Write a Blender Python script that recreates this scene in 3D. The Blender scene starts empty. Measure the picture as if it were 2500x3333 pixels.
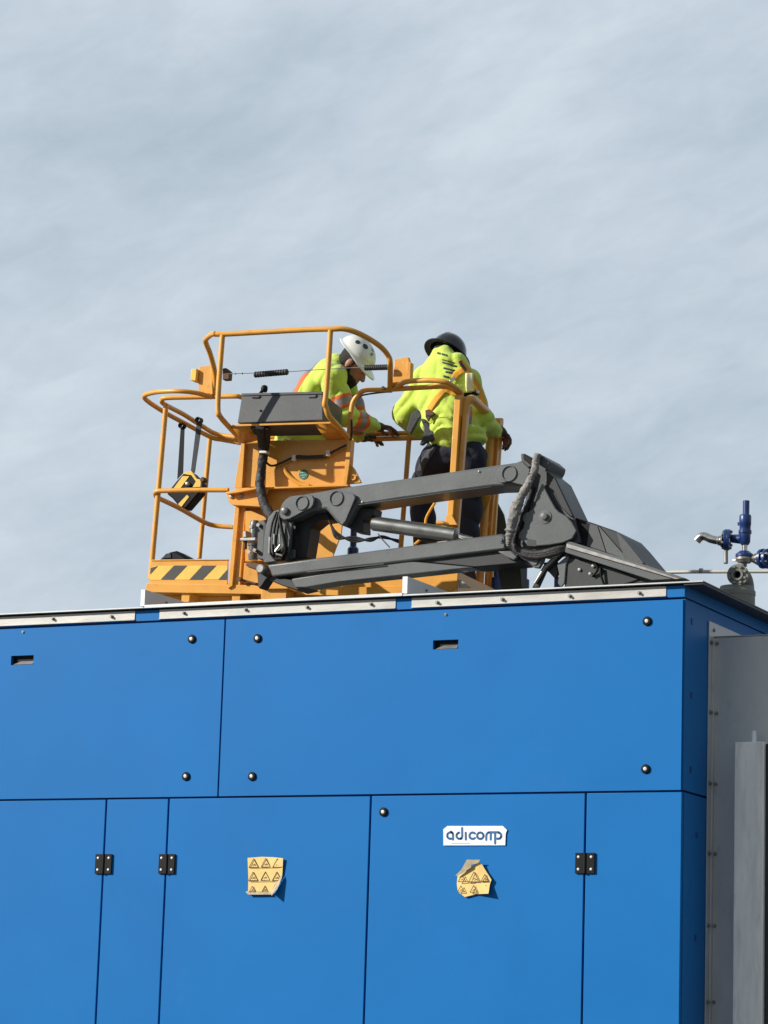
import bpy, bmesh, math, random
import numpy as np
from mathutils import Vector, Matrix, noise
from mathutils.bvhtree import BVHTree
rad = math.radians
SC = bpy.context.scene
COL = SC.collection

# ---------------------------------------------------------------- camera
FPX, YAW, PITCH, ROLL = 9354.36, 0.459168, 0.189621, 0.0317365
CAM = Vector((5.624290, -15.285369, 1.600))
_fw = Vector((-math.sin(YAW)*math.cos(PITCH), math.cos(YAW)*math.cos(PITCH), math.sin(PITCH)))
_r0 = Vector((math.cos(YAW), math.sin(YAW), 0)); _u0 = _r0.cross(_fw)
RGT = math.cos(ROLL)*_r0 + math.sin(ROLL)*_u0
UPV = -math.sin(ROLL)*_r0 + math.cos(ROLL)*_u0
FWD = _fw
cd = bpy.data.cameras.new('camera'); cam = bpy.data.objects.new('camera', cd); COL.objects.link(cam)
cd.sensor_fit = 'VERTICAL'; cd.sensor_height = 36.0; cd.lens = FPX/3333*36.0
cd.clip_start = 0.1; cd.clip_end = 5000
cam.matrix_world = Matrix(((RGT.x, UPV.x, -FWD.x, CAM.x), (RGT.y, UPV.y, -FWD.y, CAM.y), (RGT.z, UPV.z, -FWD.z, CAM.z), (0, 0, 0, 1)))
SC.camera = cam

# ---------------------------------------------------------------- sun and sky
SUN_AZ, SUN_EL = rad(50), rad(26)          # azimuth measured from the outward normal of the front (-y) towards -x
sdir = Vector((-math.sin(SUN_AZ)*math.cos(SUN_EL), -math.cos(SUN_AZ)*math.cos(SUN_EL), math.sin(SUN_EL)))
sl = bpy.data.lights.new('sun', 'SUN'); sl.energy = 5.0; sl.angle = rad(0.6); sl.color = (1.0, 0.95, 0.87)
so = bpy.data.objects.new('sun', sl); COL.objects.link(so); so.rotation_euler = sdir.to_track_quat('Z', 'Y').to_euler()
SC.view_settings.view_transform = 'Standard'; SC.view_settings.look = 'None'; SC.view_settings.exposure = 0.12; SC.view_settings.gamma = 1.0
W = bpy.data.worlds.new('World'); SC.world = W; W.use_nodes = True
nt = W.node_tree; nt.nodes.clear(); N = nt.nodes.new; L = nt.links.new
out = N('ShaderNodeOutputWorld'); mix = N('ShaderNodeMixShader'); b1 = N('ShaderNodeBackground'); b2 = N('ShaderNodeBackground')
sky = N('ShaderNodeTexSky'); sky.sky_type = 'NISHITA'; sky.sun_disc = False; sky.sun_elevation = SUN_EL
sky.sun_rotation = math.atan2(sdir.x, sdir.y); b1.inputs[1].default_value = 0.08
L(sky.outputs[0], b1.inputs[0])
tc = N('ShaderNodeTexCoord')
def wnoise(rot, scale, loc, detail, rough, sc=1.0, dist=0.0):
    mp = N('ShaderNodeMapping'); mp.inputs['Rotation'].default_value = rot; mp.inputs['Scale'].default_value = scale; mp.inputs['Location'].default_value = loc
    # mapping: rotate first, then stretch, so streaks follow the rotated axes
    m0 = N('ShaderNodeMapping'); m0.inputs['Rotation'].default_value = rot; L(tc.outputs['Generated'], m0.inputs[0])
    mp.inputs['Rotation'].default_value = (0, 0, 0); L(m0.outputs[0], mp.inputs[0])
    nz = N('ShaderNodeTexNoise'); nz.inputs['Scale'].default_value = sc; nz.inputs['Detail'].default_value = detail; nz.inputs['Roughness'].default_value = rough
    nz.inputs['Distortion'].default_value = dist; L(mp.outputs[0], nz.inputs['Vector']); return nz
# after rotation by -YAW about z the x axis runs along the picture's horizontal, then tilt the streaks
ROTW = (0, rad(17), -YAW)
n1 = wnoise(ROTW, (5.0, 5.0, 13.0), (3.1, 0.4, 1.7), 5, 0.50, 1.0, 0.35)
n2 = wnoise((0, rad(24), -YAW), (16.0, 10.0, 36.0), (0.3, 2.4, 5.7), 6, 0.55, 1.0, 0.3)
n4 = wnoise((0, rad(20), -YAW), (34.0, 24.0, 88.0), (1.3, 0.7, 2.9), 5, 0.6, 1.0, 0.6)
n5 = wnoise((0, rad(26), -YAW), (90.0, 60.0, 200.0), (4.3, 2.7, 0.9), 4, 0.6, 1.0, 0.4)
n3 = wnoise((0, rad(8), -YAW), (3.0, 3.0, 5.0), (7.3, 1.1, 2.2), 2, 0.5)
def math_(op, a, b=None, c=None):
    m = N('ShaderNodeMath'); m.operation = op
    for i, v in enumerate((a, b, c)):
        if v is None: continue
        if isinstance(v, (int, float)): m.inputs[i].default_value = v
        else: L(v, m.inputs[i])
    return m.outputs[0]
mixv = math_('ADD', math_('MULTIPLY', n1.outputs[0], 0.42), math_('ADD', math_('MULTIPLY', n2.outputs[0], 0.23), math_('MULTIPLY', n3.outputs[0], 0.15)))
mixv = math_('ADD', mixv, math_('ADD', math_('MULTIPLY', n4.outputs[0], 0.155), math_('MULTIPLY', n5.outputs[0], 0.045)))
cr = N('ShaderNodeValToRGB'); L(mixv, cr.inputs[0])
el = cr.color_ramp.elements; el[0].position = 0.385; el[0].color = (0.415, 0.500, 0.575, 1); el[1].position = 0.63; el[1].color = (0.650, 0.725, 0.785, 1)
e = el.new(0.5); e.color = (0.520, 0.602, 0.685, 1)
L(cr.outputs[0], b2.inputs[0])
# unseen sky is dimmed towards the south-east and overhead to deepen the shade
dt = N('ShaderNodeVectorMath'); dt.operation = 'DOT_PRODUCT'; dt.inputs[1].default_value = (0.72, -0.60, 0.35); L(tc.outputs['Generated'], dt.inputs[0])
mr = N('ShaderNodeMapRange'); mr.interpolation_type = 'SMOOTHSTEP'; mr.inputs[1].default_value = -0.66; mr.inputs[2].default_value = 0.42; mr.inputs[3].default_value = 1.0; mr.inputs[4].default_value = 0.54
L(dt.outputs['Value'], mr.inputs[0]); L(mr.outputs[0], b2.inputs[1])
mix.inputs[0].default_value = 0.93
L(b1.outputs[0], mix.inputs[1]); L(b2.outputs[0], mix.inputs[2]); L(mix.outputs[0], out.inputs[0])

# ---------------------------------------------------------------- measuring helpers
# Positions were surveyed from the photograph: (px, py) in the 2500 x 3333 photo met with a known plane.
def ray(p): return RGT*((p[0]-1250)/FPX) + UPV*((1666.5-p[1])/FPX) + FWD
def PY(p, y): d = ray(p); return CAM + d*((y-CAM.y)/d.y)
def PX(p, x): d = ray(p); return CAM + d*((x-CAM.x)/d.x)
def PZ(p, z): d = ray(p); return CAM + d*((z-CAM.z)/d.z)
def zoom(x0, y0, s): return lambda x, y: (x0+x/s, y0+y/s)
A1 = zoom(450, 1180, 4.74); A2 = zoom(640, 1050, 4.74); A3 = zoom(1040, 1040, 4.74); A4 = zoom(1240, 1180, 3.77)
A5 = zoom(740, 1260, 3.77); A6 = zoom(700, 1560, 4.1475); A7 = zoom(1260, 1560, 3.77); A8 = zoom(1600, 1440, 4.1475)
B1 = zoom(960, 1070, 5.184); B2 = zoom(1260, 1060, 4.366); B3 = zoom(440, 1780, 3.95); B4 = zoom(2220, 1600, 5.82)
B5 = zoom(500, 1480, 5.53); B6 = zoom(2280, 1980, 4.2545); B7 = zoom(1300, 1400, 4.366)
Z1 = zoom(440, 1030, 2.37); Z2 = zoom(440, 1400, 2.37); Z3 = zoom(950, 1030, 2.37); Z4 = zoom(1100, 1400, 2.37); Z5 = zoom(1600, 1450, 1.8433)
NP = zoom(1400, 2650, 5.53)
# the work platform's own frame: a along its length, b across, c up; slightly tilted
BO = PY((484, 1912), 1.0); _y, _t = rad(4), rad(-2.8)
_e1 = Vector((math.cos(_y), math.sin(_y), 0)); Bb = Vector((-math.sin(_y), math.cos(_y), 0))
Ba = math.cos(_t)*_e1 + math.sin(_t)*Vector((0, 0, 1)); Bc = math.cos(_t)*Vector((0, 0, 1)) - math.sin(_t)*_e1
def BK(p, v): d = ray(p); return CAM + d*(((BO + Bb*v) - CAM).dot(Bb)/d.dot(Bb))
def LB(u, v, w): return BO + Ba*u + Bb*v + Bc*w
def toB(P): d = P-BO; return (d.dot(Ba), d.dot(Bb), d.dot(Bc))
def BW(p, w): d = ray(p); return CAM + d*(((BO + Bc*w) - CAM).dot(Bc)/d.dot(Bc))

# ---------------------------------------------------------------- materials
def mat(name, col, rough=0.5, metal=0.0, var=0.12, vscale=6.0, bump=0.0, bscale=60.0, spec=0.5, coat=0.0, dirt=0.0, dirtcol=(0.08, 0.07, 0.05), stretch=None, sheen=0.0):
    m = bpy.data.materials.new(name); m.use_nodes = True
    t = m.node_tree; bs = t.nodes['Principled BSDF']
    bs.inputs['Roughness'].default_value = rough; bs.inputs['Metallic'].default_value = metal
    bs.inputs['Specular IOR Level'].default_value = spec; bs.inputs['Coat Weight'].default_value = coat
    if sheen: bs.inputs['Sheen Weight'].default_value = sheen
    geo = t.nodes.new('ShaderNodeNewGeometry')
    mp = t.nodes.new('ShaderNodeMapping'); mp.inputs['Scale'].default_value = stretch or (1, 1, 1); t.links.new(geo.outputs['Position'], mp.inputs[0])
    nz = t.nodes.new('ShaderNodeTexNoise'); nz.inputs['Scale'].default_value = vscale; nz.inputs['Detail'].default_value = 6; nz.inputs['Roughness'].default_value = 0.6
    t.links.new(mp.outputs[0], nz.inputs['Vector'])
    rp = t.nodes.new('ShaderNodeMapRange'); rp.inputs[1].default_value = 0.3; rp.inputs[2].default_value = 0.7
    rp.inputs[3].default_value = 1-var; rp.inputs[4].default_value = 1+var; t.links.new(nz.outputs[0], rp.inputs[0])
    mx = t.nodes.new('ShaderNodeVectorMath'); mx.operation = 'SCALE'; mx.inputs[0].default_value = col; t.links.new(rp.outputs[0], mx.inputs['Scale'])
    last = mx.outputs[0]
    if dirt:
        n2 = t.nodes.new('ShaderNodeTexNoise'); n2.inputs['Scale'].default_value = vscale*2.3; n2.inputs['Detail'].default_value = 9; n2.inputs['Roughness'].default_value = 0.7
        t.links.new(mp.outputs[0], n2.inputs['Vector'])
        r2 = t.nodes.new('ShaderNodeMapRange'); r2.inputs[1].default_value = 0.56; r2.inputs[2].default_value = 0.72; r2.inputs[3].default_value = 0; r2.inputs[4].default_value = dirt
        t.links.new(n2.outputs[0], r2.inputs[0])
        m2 = t.nodes.new('ShaderNodeMix'); m2.data_type = 'RGBA'; t.links.new(r2.outputs[0], m2.inputs['Factor'])
        t.links.new(last, m2.inputs['A']); m2.inputs['B'].default_value = (*dirtcol, 1); last = m2.outputs['Result']
    t.links.new(last, bs.inputs['Base Color'])
    r3 = t.nodes.new('ShaderNodeMapRange'); r3.inputs[3].default_value = max(0, rough-0.08); r3.inputs[4].default_value = min(1, rough+0.1)
    t.links.new(nz.outputs[0], r3.inputs[0]); t.links.new(r3.outputs[0], bs.inputs['Roughness'])
    if bump:
        n4 = t.nodes.new('ShaderNodeTexNoise'); n4.inputs['Scale'].default_value = bscale; n4.inputs['Detail'].default_value = 4
        t.links.new(mp.outputs[0], n4.inputs['Vector'])
        bp = t.nodes.new('ShaderNodeBump'); bp.inputs['Strength'].default_value = bump; bp.inputs['Distance'].default_value = 0.01
        t.links.new(n4.outputs[0], bp.inputs['Height']); t.links.new(bp.outputs[0], bs.inputs['Normal'])
    return m
M = {}
M['blue'] = mat('blue_paint', (0.003, 0.152, 0.455), 0.5, spec=0.18, var=0.05, vscale=1.3, bump=0.05, bscale=260, dirt=0.10, dirtcol=(0.05, 0.16, 0.36))
M['blue_dark'] = mat('blue_inner', (0.008, 0.050, 0.22), 0.6, var=0.1)
M['galv'] = mat('galvanised_sheet', (0.50, 0.49, 0.46), 0.42, 0.25, var=0.12, vscale=5, bump=0.05, dirt=0.35, dirtcol=(0.32, 0.30, 0.27), stretch=(0.6, 1, 2))
M['galv_white'] = mat('roof_sheet', (0.62, 0.63, 0.63), 0.38, 0.2, var=0.08, vscale=4, dirt=0.2, dirtcol=(0.4, 0.38, 0.34))
M['rooftop'] = mat('darkened_roof_top', (0.12, 0.12, 0.115), 0.6, 0.1, var=0.2, vscale=3, dirt=0.5)  # roof top darkened below its edge colour to cut light bounced upward
M['steel'] = mat('stainless_steel', (0.92, 0.92, 0.88), 0.35, 0.0, var=0.16, vscale=7, stretch=(2.5, 2.5, 0.35), bump=0.04, bscale=90, dirt=0.3, dirtcol=(0.33, 0.34, 0.32))
M['duct'] = mat('duct_steel', (0.58, 0.59, 0.58), 0.45, 0.3, var=0.12, vscale=3, dirt=0.35, dirtcol=(0.22, 0.24, 0.25), stretch=(1.5, 1.5, 0.6))
M['bright'] = mat('bright_steel', (0.66, 0.63, 0.58), 0.22, 1.0, var=0.15, vscale=20)
M['dullsteel'] = mat('dull_steel', (0.30, 0.29, 0.28), 0.42, 0.6, var=0.2, vscale=20)
M['yellow'] = mat('orange_yellow_paint', (0.74, 0.345, 0.048), 0.38, var=0.08, vscale=5, bump=0.05, bscale=120, dirt=0.5, dirtcol=(0.30, 0.13, 0.03), coat=0.15)
M['hazy'] = mat('hazard_yellow', (0.80, 0.52, 0.08), 0.45, var=0.08, vscale=12, dirt=0.4, dirtcol=(0.5, 0.3, 0.1))
M['hazb'] = mat('hazard_black', (0.040, 0.036, 0.034), 0.5, var=0.15, vscale=12)
M['grey'] = mat('boom_grey_paint', (0.108, 0.116, 0.118), 0.36, var=0.12, vscale=4, bump=0.07, bscale=90, dirt=0.5, dirtcol=(0.17, 0.165, 0.155), coat=0.2)
M['greyk'] = mat('boom_black_paint', (0.014, 0.015, 0.018), 0.5, var=0.3, vscale=6, dirt=0.3, dirtcol=(0.05, 0.05, 0.05))
M['greym'] = mat('boom_mid_grey', (0.058, 0.062, 0.065), 0.45, var=0.15, vscale=5, bump=0.06, bscale=90, dirt=0.4, dirtcol=(0.10, 0.10, 0.095))
M['greyd'] = mat('boom_grey_inner', (0.024, 0.027, 0.030), 0.5, var=0.2, vscale=6, dirt=0.4, dirtcol=(0.09, 0.085, 0.08))
M['box'] = mat('console_grey', (0.070, 0.074, 0.078), 0.5, var=0.12, vscale=9, dirt=0.4, dirtcol=(0.14, 0.14, 0.13), bump=0.05)
M['black'] = mat('black_plastic', (0.006, 0.006, 0.007), 0.5, spec=0.2, var=0.2, vscale=20)
M['rubber'] = mat('black_rubber', (0.022, 0.021, 0.023), 0.62, var=0.3, vscale=25, bump=0.4, bscale=45)
M['sleeve'] = mat('grey_fabric_sleeve', (0.24, 0.23, 0.218), 0.85, var=0.3, vscale=14, bump=0.9, bscale=38)
M['chrome'] = mat('cylinder_steel', (0.34, 0.345, 0.33), 0.28, 0.85, var=0.2, vscale=8)
M['olive'] = mat('olive_sheet', (0.045, 0.048, 0.038), 0.6, var=0.2)
M['white'] = mat('white_plate', (0.90, 0.91, 0.92), 0.4, var=0.03)
M['cable'] = mat('steel_cable', (0.35, 0.33, 0.36), 0.35, 0.8, var=0.2)
M['paper'] = mat('sticker_yellow', (0.80, 0.56, 0.19), 0.6, var=0.08, vscale=25, dirt=0.3, dirtcol=(0.7, 0.45, 0.18))
M['paperb'] = mat('sticker_back', (0.42, 0.34, 0.22), 0.7, var=0.25, vscale=30)
M['ink'] = mat('printed_ink', (0.07, 0.035, 0.015), 0.6)
M['logo'] = mat('logo_blue', (0.010, 0.115, 0.30), 0.5, var=0.03)
M['vblue'] = mat('valve_blue_paint', (0.008, 0.036, 0.155), 0.35, var=0.2, vscale=20, coat=0.3)
M['vgrey'] = mat('primer_grey_pipe', (0.21, 0.215, 0.19), 0.6, var=0.15, vscale=10, dirt=0.3)
M['green'] = mat('green_sticker', (0.03, 0.16, 0.13), 0.5)
M['greenl'] = mat('green_sticker_print', (0.30, 0.45, 0.33), 0.5)
M['rope'] = mat('tie_white', (0.72, 0.68, 0.62), 0.7)
M['lime'] = mat('hi_vis_lime', (0.55, 0.71, 0.085), 0.8, var=0.07, vscale=9, bump=0.25, bscale=55, sheen=0.3)
M['orange'] = mat('hi_vis_orange', (0.78, 0.15, 0.035), 0.75, var=0.1, vscale=20)
M['reflect'] = mat('reflective_tape', (0.27, 0.24, 0.24), 0.45, 0.2, var=0.1, vscale=25)
M['trou'] = mat('navy_work_trousers', (0.016, 0.018, 0.032), 0.85, var=0.25, vscale=12, bump=0.4, bscale=40)
M['pouch'] = mat('grey_canvas', (0.055, 0.058, 0.066), 0.85, var=0.2, vscale=18, bump=0.4, bscale=60)
M['skin'] = mat('skin', (0.34, 0.155, 0.105), 0.5, var=0.12, vscale=25)
M['hair'] = mat('dark_hair', (0.010, 0.007, 0.006), 0.75, var=0.4, vscale=70, bump=0.6, bscale=160)
M['helmw'] = mat('white_hard_hat', (0.74, 0.75, 0.70), 0.3, var=0.06, vscale=12, coat=0.4, dirt=0.25, dirtcol=(0.5, 0.48, 0.40))
M['helmd'] = mat('black_hard_hat', (0.018, 0.019, 0.020), 0.22, var=0.2, vscale=10, coat=0.5)
M['web'] = mat('harness_webbing', (0.74, 0.36, 0.03), 0.75, var=0.1, vscale=40, bump=0.3, bscale=150)
M['glove'] = mat('dark_glove', (0.095, 0.072, 0.055), 0.75, var=0.3, vscale=40, bump=0.4, bscale=80)
M['tag'] = mat('pale_yellow_tag', (0.88, 0.86, 0.50), 0.5, var=0.1, vscale=30)
M['boot'] = mat('dark_boot_leather', (0.022, 0.019, 0.017), 0.55, var=0.2)
M['sole'] = mat('boot_sole', (0.012, 0.012, 0.012), 0.8)
M['ground'] = mat('gravel_ground', (0.075, 0.072, 0.066), 0.95, var=0.3, vscale=2.5, bump=0.8, bscale=30, dirt=0.5, dirtcol=(0.14, 0.13, 0.11))
M['brownish'] = mat('worn_brown_leather', (0.10, 0.05, 0.025), 0.7, var=0.3, vscale=30)

# ---------------------------------------------------------------- mesh helpers
def link(o):
    COL.objects.link(o); return o
def base_of(par):
    p = par; v = Vector((0, 0, 0))
    while p is not None: v += Vector(p.location); p = p.parent
    return v
def tag(o, label=None, cat=None, group=None, kind=None):
    if label: o['label'] = label
    if cat: o['category'] = cat
    if group: o['group'] = group
    if kind: o['kind'] = kind
    return o
def thing(name, label, cat, loc, group=None):
    o = bpy.data.objects.new(name, None); o.empty_display_size = 0.1; link(o); o.location = loc
    return tag(o, label, cat, group)
class MB:
    """collects solids in world coordinates, then links them as ONE mesh object"""
    def __init__(s): s.v = []; s.f = []; s.mi = []; s.sm = []
    def add(s, vs, fs, mi=0, smooth=False):
        b = len(s.v); s.v += [Vector(v) for v in vs]
        for f in fs: s.f.append([b+i for i in f]); s.mi.append(mi); s.sm.append(smooth)
        return s
    def prism(s, pts, vec, mi=0):
        n = len(pts); vec = Vector(vec); a = [Vector(p) for p in pts]; b = [p+vec for p in a]
        return s.add(a+b, [list(range(n)), list(range(2*n-1, n-1, -1))] + [[i, (i+1) % n + 0, (i+1) % n+n, i+n][::-1] for i in range(n)], mi)
    def frame(s, o, a, b, c, u, v, w, mi=0):
        """box: origin o, axes a b c, extents u v w as (lo, hi)"""
        P = [o+a*x+b*y+c*z for z in w for y in v for x in u]
        return s.add(P, [(0, 2, 3, 1), (4, 5, 7, 6), (0, 1, 5, 4), (2, 6, 7, 3), (0, 4, 6, 2), (1, 3, 7, 5)], mi)
    def box(s, x, y, z, mi=0):
        return s.frame(Vector((0, 0, 0)), Vector((1, 0, 0)), Vector((0, 1, 0)), Vector((0, 0, 1)), x, y, z, mi)
    def bar(s, p, q, w, h, up=Vector((0, 0, 1)), mi=0):
        p = Vector(p); q = Vector(q); a = (q-p); l = a.length; a.normalize(); b = up.cross(a).normalized(); c = a.cross(b)
        return s.frame(p, a, b, c, (0, l), (-w/2, w/2), (-h/2, h/2), mi)
    def tube(s, pts, r, seg=12, mi=0, caps=True, wob=0.0):
        pts = [Vector(p) for p in pts]; n = len(pts); R = r if isinstance(r, (list, tuple)) else [r]*n
        t0 = (pts[1]-pts[0]).normalized(); up = Vector((0, 0, 1)) if abs(t0.z) < 0.9 else Vector((0, 1, 0))
        nrm = up.cross(t0).normalized(); vs = []
        for i in range(n):
            t = ((pts[min(i+1, n-1)]-pts[i]).normalized() + (pts[i]-pts[max(i-1, 0)]).normalized())
            if t.length < 1e-6: t = t0
            t.normalize(); nrm = (nrm - t*nrm.dot(t)).normalized(); bn = t.cross(nrm)
            for k in range(seg):
                an = 2*math.pi*k/seg; rr = R[i]*(1+(random.uniform(-wob, wob) if wob else 0)); vs.append(pts[i]+(nrm*math.cos(an)+bn*math.sin(an))*rr)
        fs = [[i*seg+k, i*seg+(k+1) % seg, (i+1)*seg+(k+1) % seg, (i+1)*seg+k] for i in range(n-1) for k in range(seg)]
        s.add(vs, fs, mi, True)
        if caps:
            b = len(s.v)-len(vs)
            s.f.append([b+k for k in range(seg)][::-1]); s.f.append([b+(n-1)*seg+k for k in range(seg)]); s.mi += [mi, mi]; s.sm += [False, False]
        return s
    def lathe(s, c, ax, prof, seg=24, mi=0, squash=None):
        """prof: (radius, distance along ax)"""
        ax = Vector(ax).normalized(); up = Vector((0, 0, 1)) if abs(ax.z) < 0.9 else Vector((0, 1, 0))
        a = up.cross(ax).normalized(); b = ax.cross(a); vs = []
        for r_, h in prof:
            for k in range(seg):
                an = 2*math.pi*k/seg; vs.append(Vector(c)+ax*h+(a*math.cos(an)+b*math.sin(an))*max(r_, 1e-4))
        n = len(prof)
        s.add(vs, [[i*seg+k, i*seg+(k+1) % seg, (i+1)*seg+(k+1) % seg, (i+1)*seg+k] for i in range(n-1) for k in range(seg)], mi, True)
        return s
    def build(s, name, m, par=None, bev=0.0, seg=2, label=None, sharp=35):
        me = bpy.data.meshes.new(name); o = base_of(par)
        me.from_pydata([tuple(v-o) for v in s.v], [], s.f)
        for i, p in enumerate(me.polygons): p.material_index = s.mi[i]; p.use_smooth = True
        bm = bmesh.new(); bm.from_mesh(me); bmesh.ops.remove_doubles(bm, verts=bm.verts, dist=1e-5); bmesh.ops.recalc_face_normals(bm, faces=bm.faces)
        for e in bm.edges:
            if len(e.link_faces) == 2 and e.calc_face_angle(0) > rad(sharp): e.smooth = False
        bm.to_mesh(me); bm.free()
        for k in (m if isinstance(m, (list, tuple)) else [m]): me.materials.append(M[k])
        ob = bpy.data.objects.new(name, me); link(ob); ob.parent = par
        if bev:
            b = ob.modifiers.new('bevel', 'BEVEL'); b.width = bev; b.segments = seg; b.limit_method = 'ANGLE'; b.angle_limit = rad(40); b.harden_normals = False
        if label: ob['label'] = label
        return ob
def fillet(pts, r, n=6):
    pts = [Vector(p) for p in pts]; o = [pts[0]]
    for i in range(1, len(pts)-1):
        a, b, c = pts[i-1], pts[i], pts[i+1]; rr = r[i-1] if isinstance(r, (list, tuple)) else r
        da = min(rr, (a-b).length*0.49); dc = min(rr, (c-b).length*0.49)
        p = b+(a-b).normalized()*da; q = b+(c-b).normalized()*dc
        for k in range(n+1):
            t = k/n; o.append(p*(1-t)**2+b*2*t*(1-t)+q*t*t)
    return o+[pts[-1]]
def spline(pts, n=6):
    P = [Vector(p) for p in pts]; P = [P[0]*2-P[1]]+P+[P[-1]*2-P[-2]]; o = []
    for i in range(1, len(P)-2):
        for k in range(n):
            t = k/n; a, b, c, d = P[i-1], P[i], P[i+1], P[i+2]
            o.append(0.5*((2*b)+(c-a)*t+(2*a-5*b+4*c-d)*t*t+(3*b-a-3*c+d)*t**3))
    return o+[P[-2]]
VX, VY, VZ = Vector((1, 0, 0)), Vector((0, 1, 0)), Vector((0, 0, 1))
def bolt(c, ax, r=0.011, h=0.01, washer=0.017, m='dullsteel', par=None, name='bolt'):
    mb = MB(); mb.lathe(c, ax, [(washer, 0), (washer, 0.003), (0, 0.0031)], 16)
    a = Vector(ax).normalized(); up = VZ if abs(a.z) < .9 else VY; u = up.cross(a).normalized(); w = a.cross(u)
    mb.prism([Vector(c)+a*0.003+(u*math.cos(k*math.pi/3)+w*math.sin(k*math.pi/3))*r for k in range(6)], a*h)
    return mb.build(name, m, par)

# ================================================================= GROUND
g = MB(); g.add([(-400, -300, 0), (400, -300, 0), (400, 500, 0), (-400, 500, 0)], [(0, 1, 2, 3)])
tag(g.build('ground', 'ground'), kind='structure')

# ================================================================= BLUE ENCLOSURE
ZS, ZT, ZR = 3.163, 4.270, 4.350
XL, DEP = -6.6, 2.6
enc = thing('equipment_enclosure', 'big blue sheet metal equipment enclosure with steel edged roof and hinged doors', 'enclosure', (XL/2, DEP/2, 0))
b = MB(); b.box((XL, -0.022), (0.03, DEP), (0.15, ZR-0.03)); b.box((XL+0.1, -0.1), (0.1, DEP-0.1), (0.0, 0.15))
b.build('inner_body', 'blue_dark', enc)
G = 0.006
def panel(x0, x1, z0, z1, name, holes=None):
    """a folded steel panel on the front with a rim"""
    mb = MB(); x0 += G; x1 -= G; z0 += G; z1 -= G
    if holes:
        hx0, hx1, hz0, hz1 = holes
        for (a, bq, c, d) in ((x0, hx0, z0, z1), (hx1, x1, z0, z1), (hx0, hx1, z0, hz0), (hx0, hx1, hz1, z1)):
            mb.add([(a, 0, c), (bq, 0, c), (bq, 0, d), (a, 0, d)], [(0, 1, 2, 3)])
        # folded rim of panel and of the slot
        for (a, bq, c, d, e) in ((x0, x1, z0, z1, 0.028), (hx0, hx1, hz0, hz1, 0.028)):
            P = [(a, 0, c), (bq, 0, c), (bq, 0, d), (a, 0, d)]; Q = [(p[0], e, p[2]) for p in P]
            mb.add(P+Q, [(0, 4, 5, 1), (1, 5, 6, 2), (2, 6, 7, 3), (3, 7, 4, 0)])
        return mb.build(name, 'blue', enc)
    mb.box((x0, x1), (0.0, 0.028), (z0, z1)); return mb.build(name, 'blue', enc, bev=0.003)
def zx(p): q = PY(p, 0.0); return q.x, q.z
sA, sB = zx((35, 2165)), zx((110, 2132)); sC, sD = zx((1409, 2114)), zx((1492, 2081))
up1 = panel(-5.95, -3.0, ZS, ZT-0.006, 'upper_panel', (sA[0], sB[0], sA[1], sB[1]))
up2 = panel(-3.0, 0.0-G, ZS, ZT-0.006, 'upper_panel', (sC[0], sD[0], sC[1], sD[1]))
panel(XL, -5.95, ZS, ZT-0.006, 'upper_panel')
DX = [-3.7908, -3.3435, -1.9593, -0.5875]
d1 = panel(-5.15, DX[0], 0.2, ZS, 'door'); panel(DX[0], DX[1], 0.2, ZS, 'fixed_panel'); d2 = panel(DX[1], DX[2], 0.2, ZS, 'door')
d3 = panel(DX[2], DX[3], 0.2, ZS, 'door'); panel(DX[3], 0.0, 0.2, ZS, 'fixed_panel'); panel(XL, -5.15, 0.2, ZS, 'door')
# side (right) panels
sp = MB(); sp.box((-0.026, 0.0), (0.012, DEP), (ZS+G, ZT-0.006)); o = sp.build('side_panel', 'blue', enc, bev=0.003)
sp = MB(); sp.box((-0.026, 0.0), (0.030, DEP), (0.2, ZS-G)); sp.build('side_panel', 'blue', enc, bev=0.003)
for (px, py) in ((2252, 2023), (2250, 2263), (2248, 2505), (2267, 2717), (2263, 3053)):
    c = PX((px, py), 0.0); s_ = MB(); s_.box((-0.001, 0.0035), (c.y-0.012, c.y+0.012), (c.z-0.018, c.z+0.018)); s_.build('rivet_slot', 'blue_dark', enc)
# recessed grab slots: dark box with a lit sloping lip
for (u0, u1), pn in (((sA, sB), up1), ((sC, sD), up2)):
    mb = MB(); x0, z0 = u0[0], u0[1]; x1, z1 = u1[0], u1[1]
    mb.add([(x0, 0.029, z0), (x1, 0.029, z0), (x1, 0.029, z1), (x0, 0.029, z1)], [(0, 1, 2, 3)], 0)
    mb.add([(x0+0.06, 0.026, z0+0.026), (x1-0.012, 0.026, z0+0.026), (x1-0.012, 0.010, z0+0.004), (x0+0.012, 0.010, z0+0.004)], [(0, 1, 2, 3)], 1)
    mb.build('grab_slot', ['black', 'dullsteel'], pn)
# roof: blue top rail, steel strip with bolts, roof sheets and upright ribs
tr = MB(); tr.box((XL, 0.0), (-0.002, 0.03), (ZT, ZR-0.012)); tr.box((-0.03, 0.002), (0.03, DEP), (ZT, ZR-0.012)); tr.build('top_rail', 'blue', enc, bev=0.002)
SB = [((173, 2014), 0), ((364, 2007), 0), ((599, 1995), 1), ((800, 1984), 1), ((1000, 1976), 1), ((1208, 1966), 1), ((1424, 1961), 2), ((1636, 1951), 2), ((1855, 1940), 2), ((2081, 1930), 2)]
strips = []
for (a, bq) in (((-700, 0), (441, 0)), ((521, 0), (1288, 0)), ((1340, 0), (2168, 0))):
    x0 = PY((a[0], 1960 + (0 if a[0] > 0 else 60)), -0.006).x if a[0] > 0 else XL
    x1 = PY((bq[0], 1975), -0.006).x
    mb = MB(); mb.box((x0, x1), (-0.007, -0.0025), (ZT+0.008, ZR-0.013)); mb.box((x0, x1), (-0.014, -0.0025), (ZT+0.006, ZT+0.0115))
    strips.append(mb.build('edge_strip', 'galv', enc, bev=0.0015))
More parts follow.
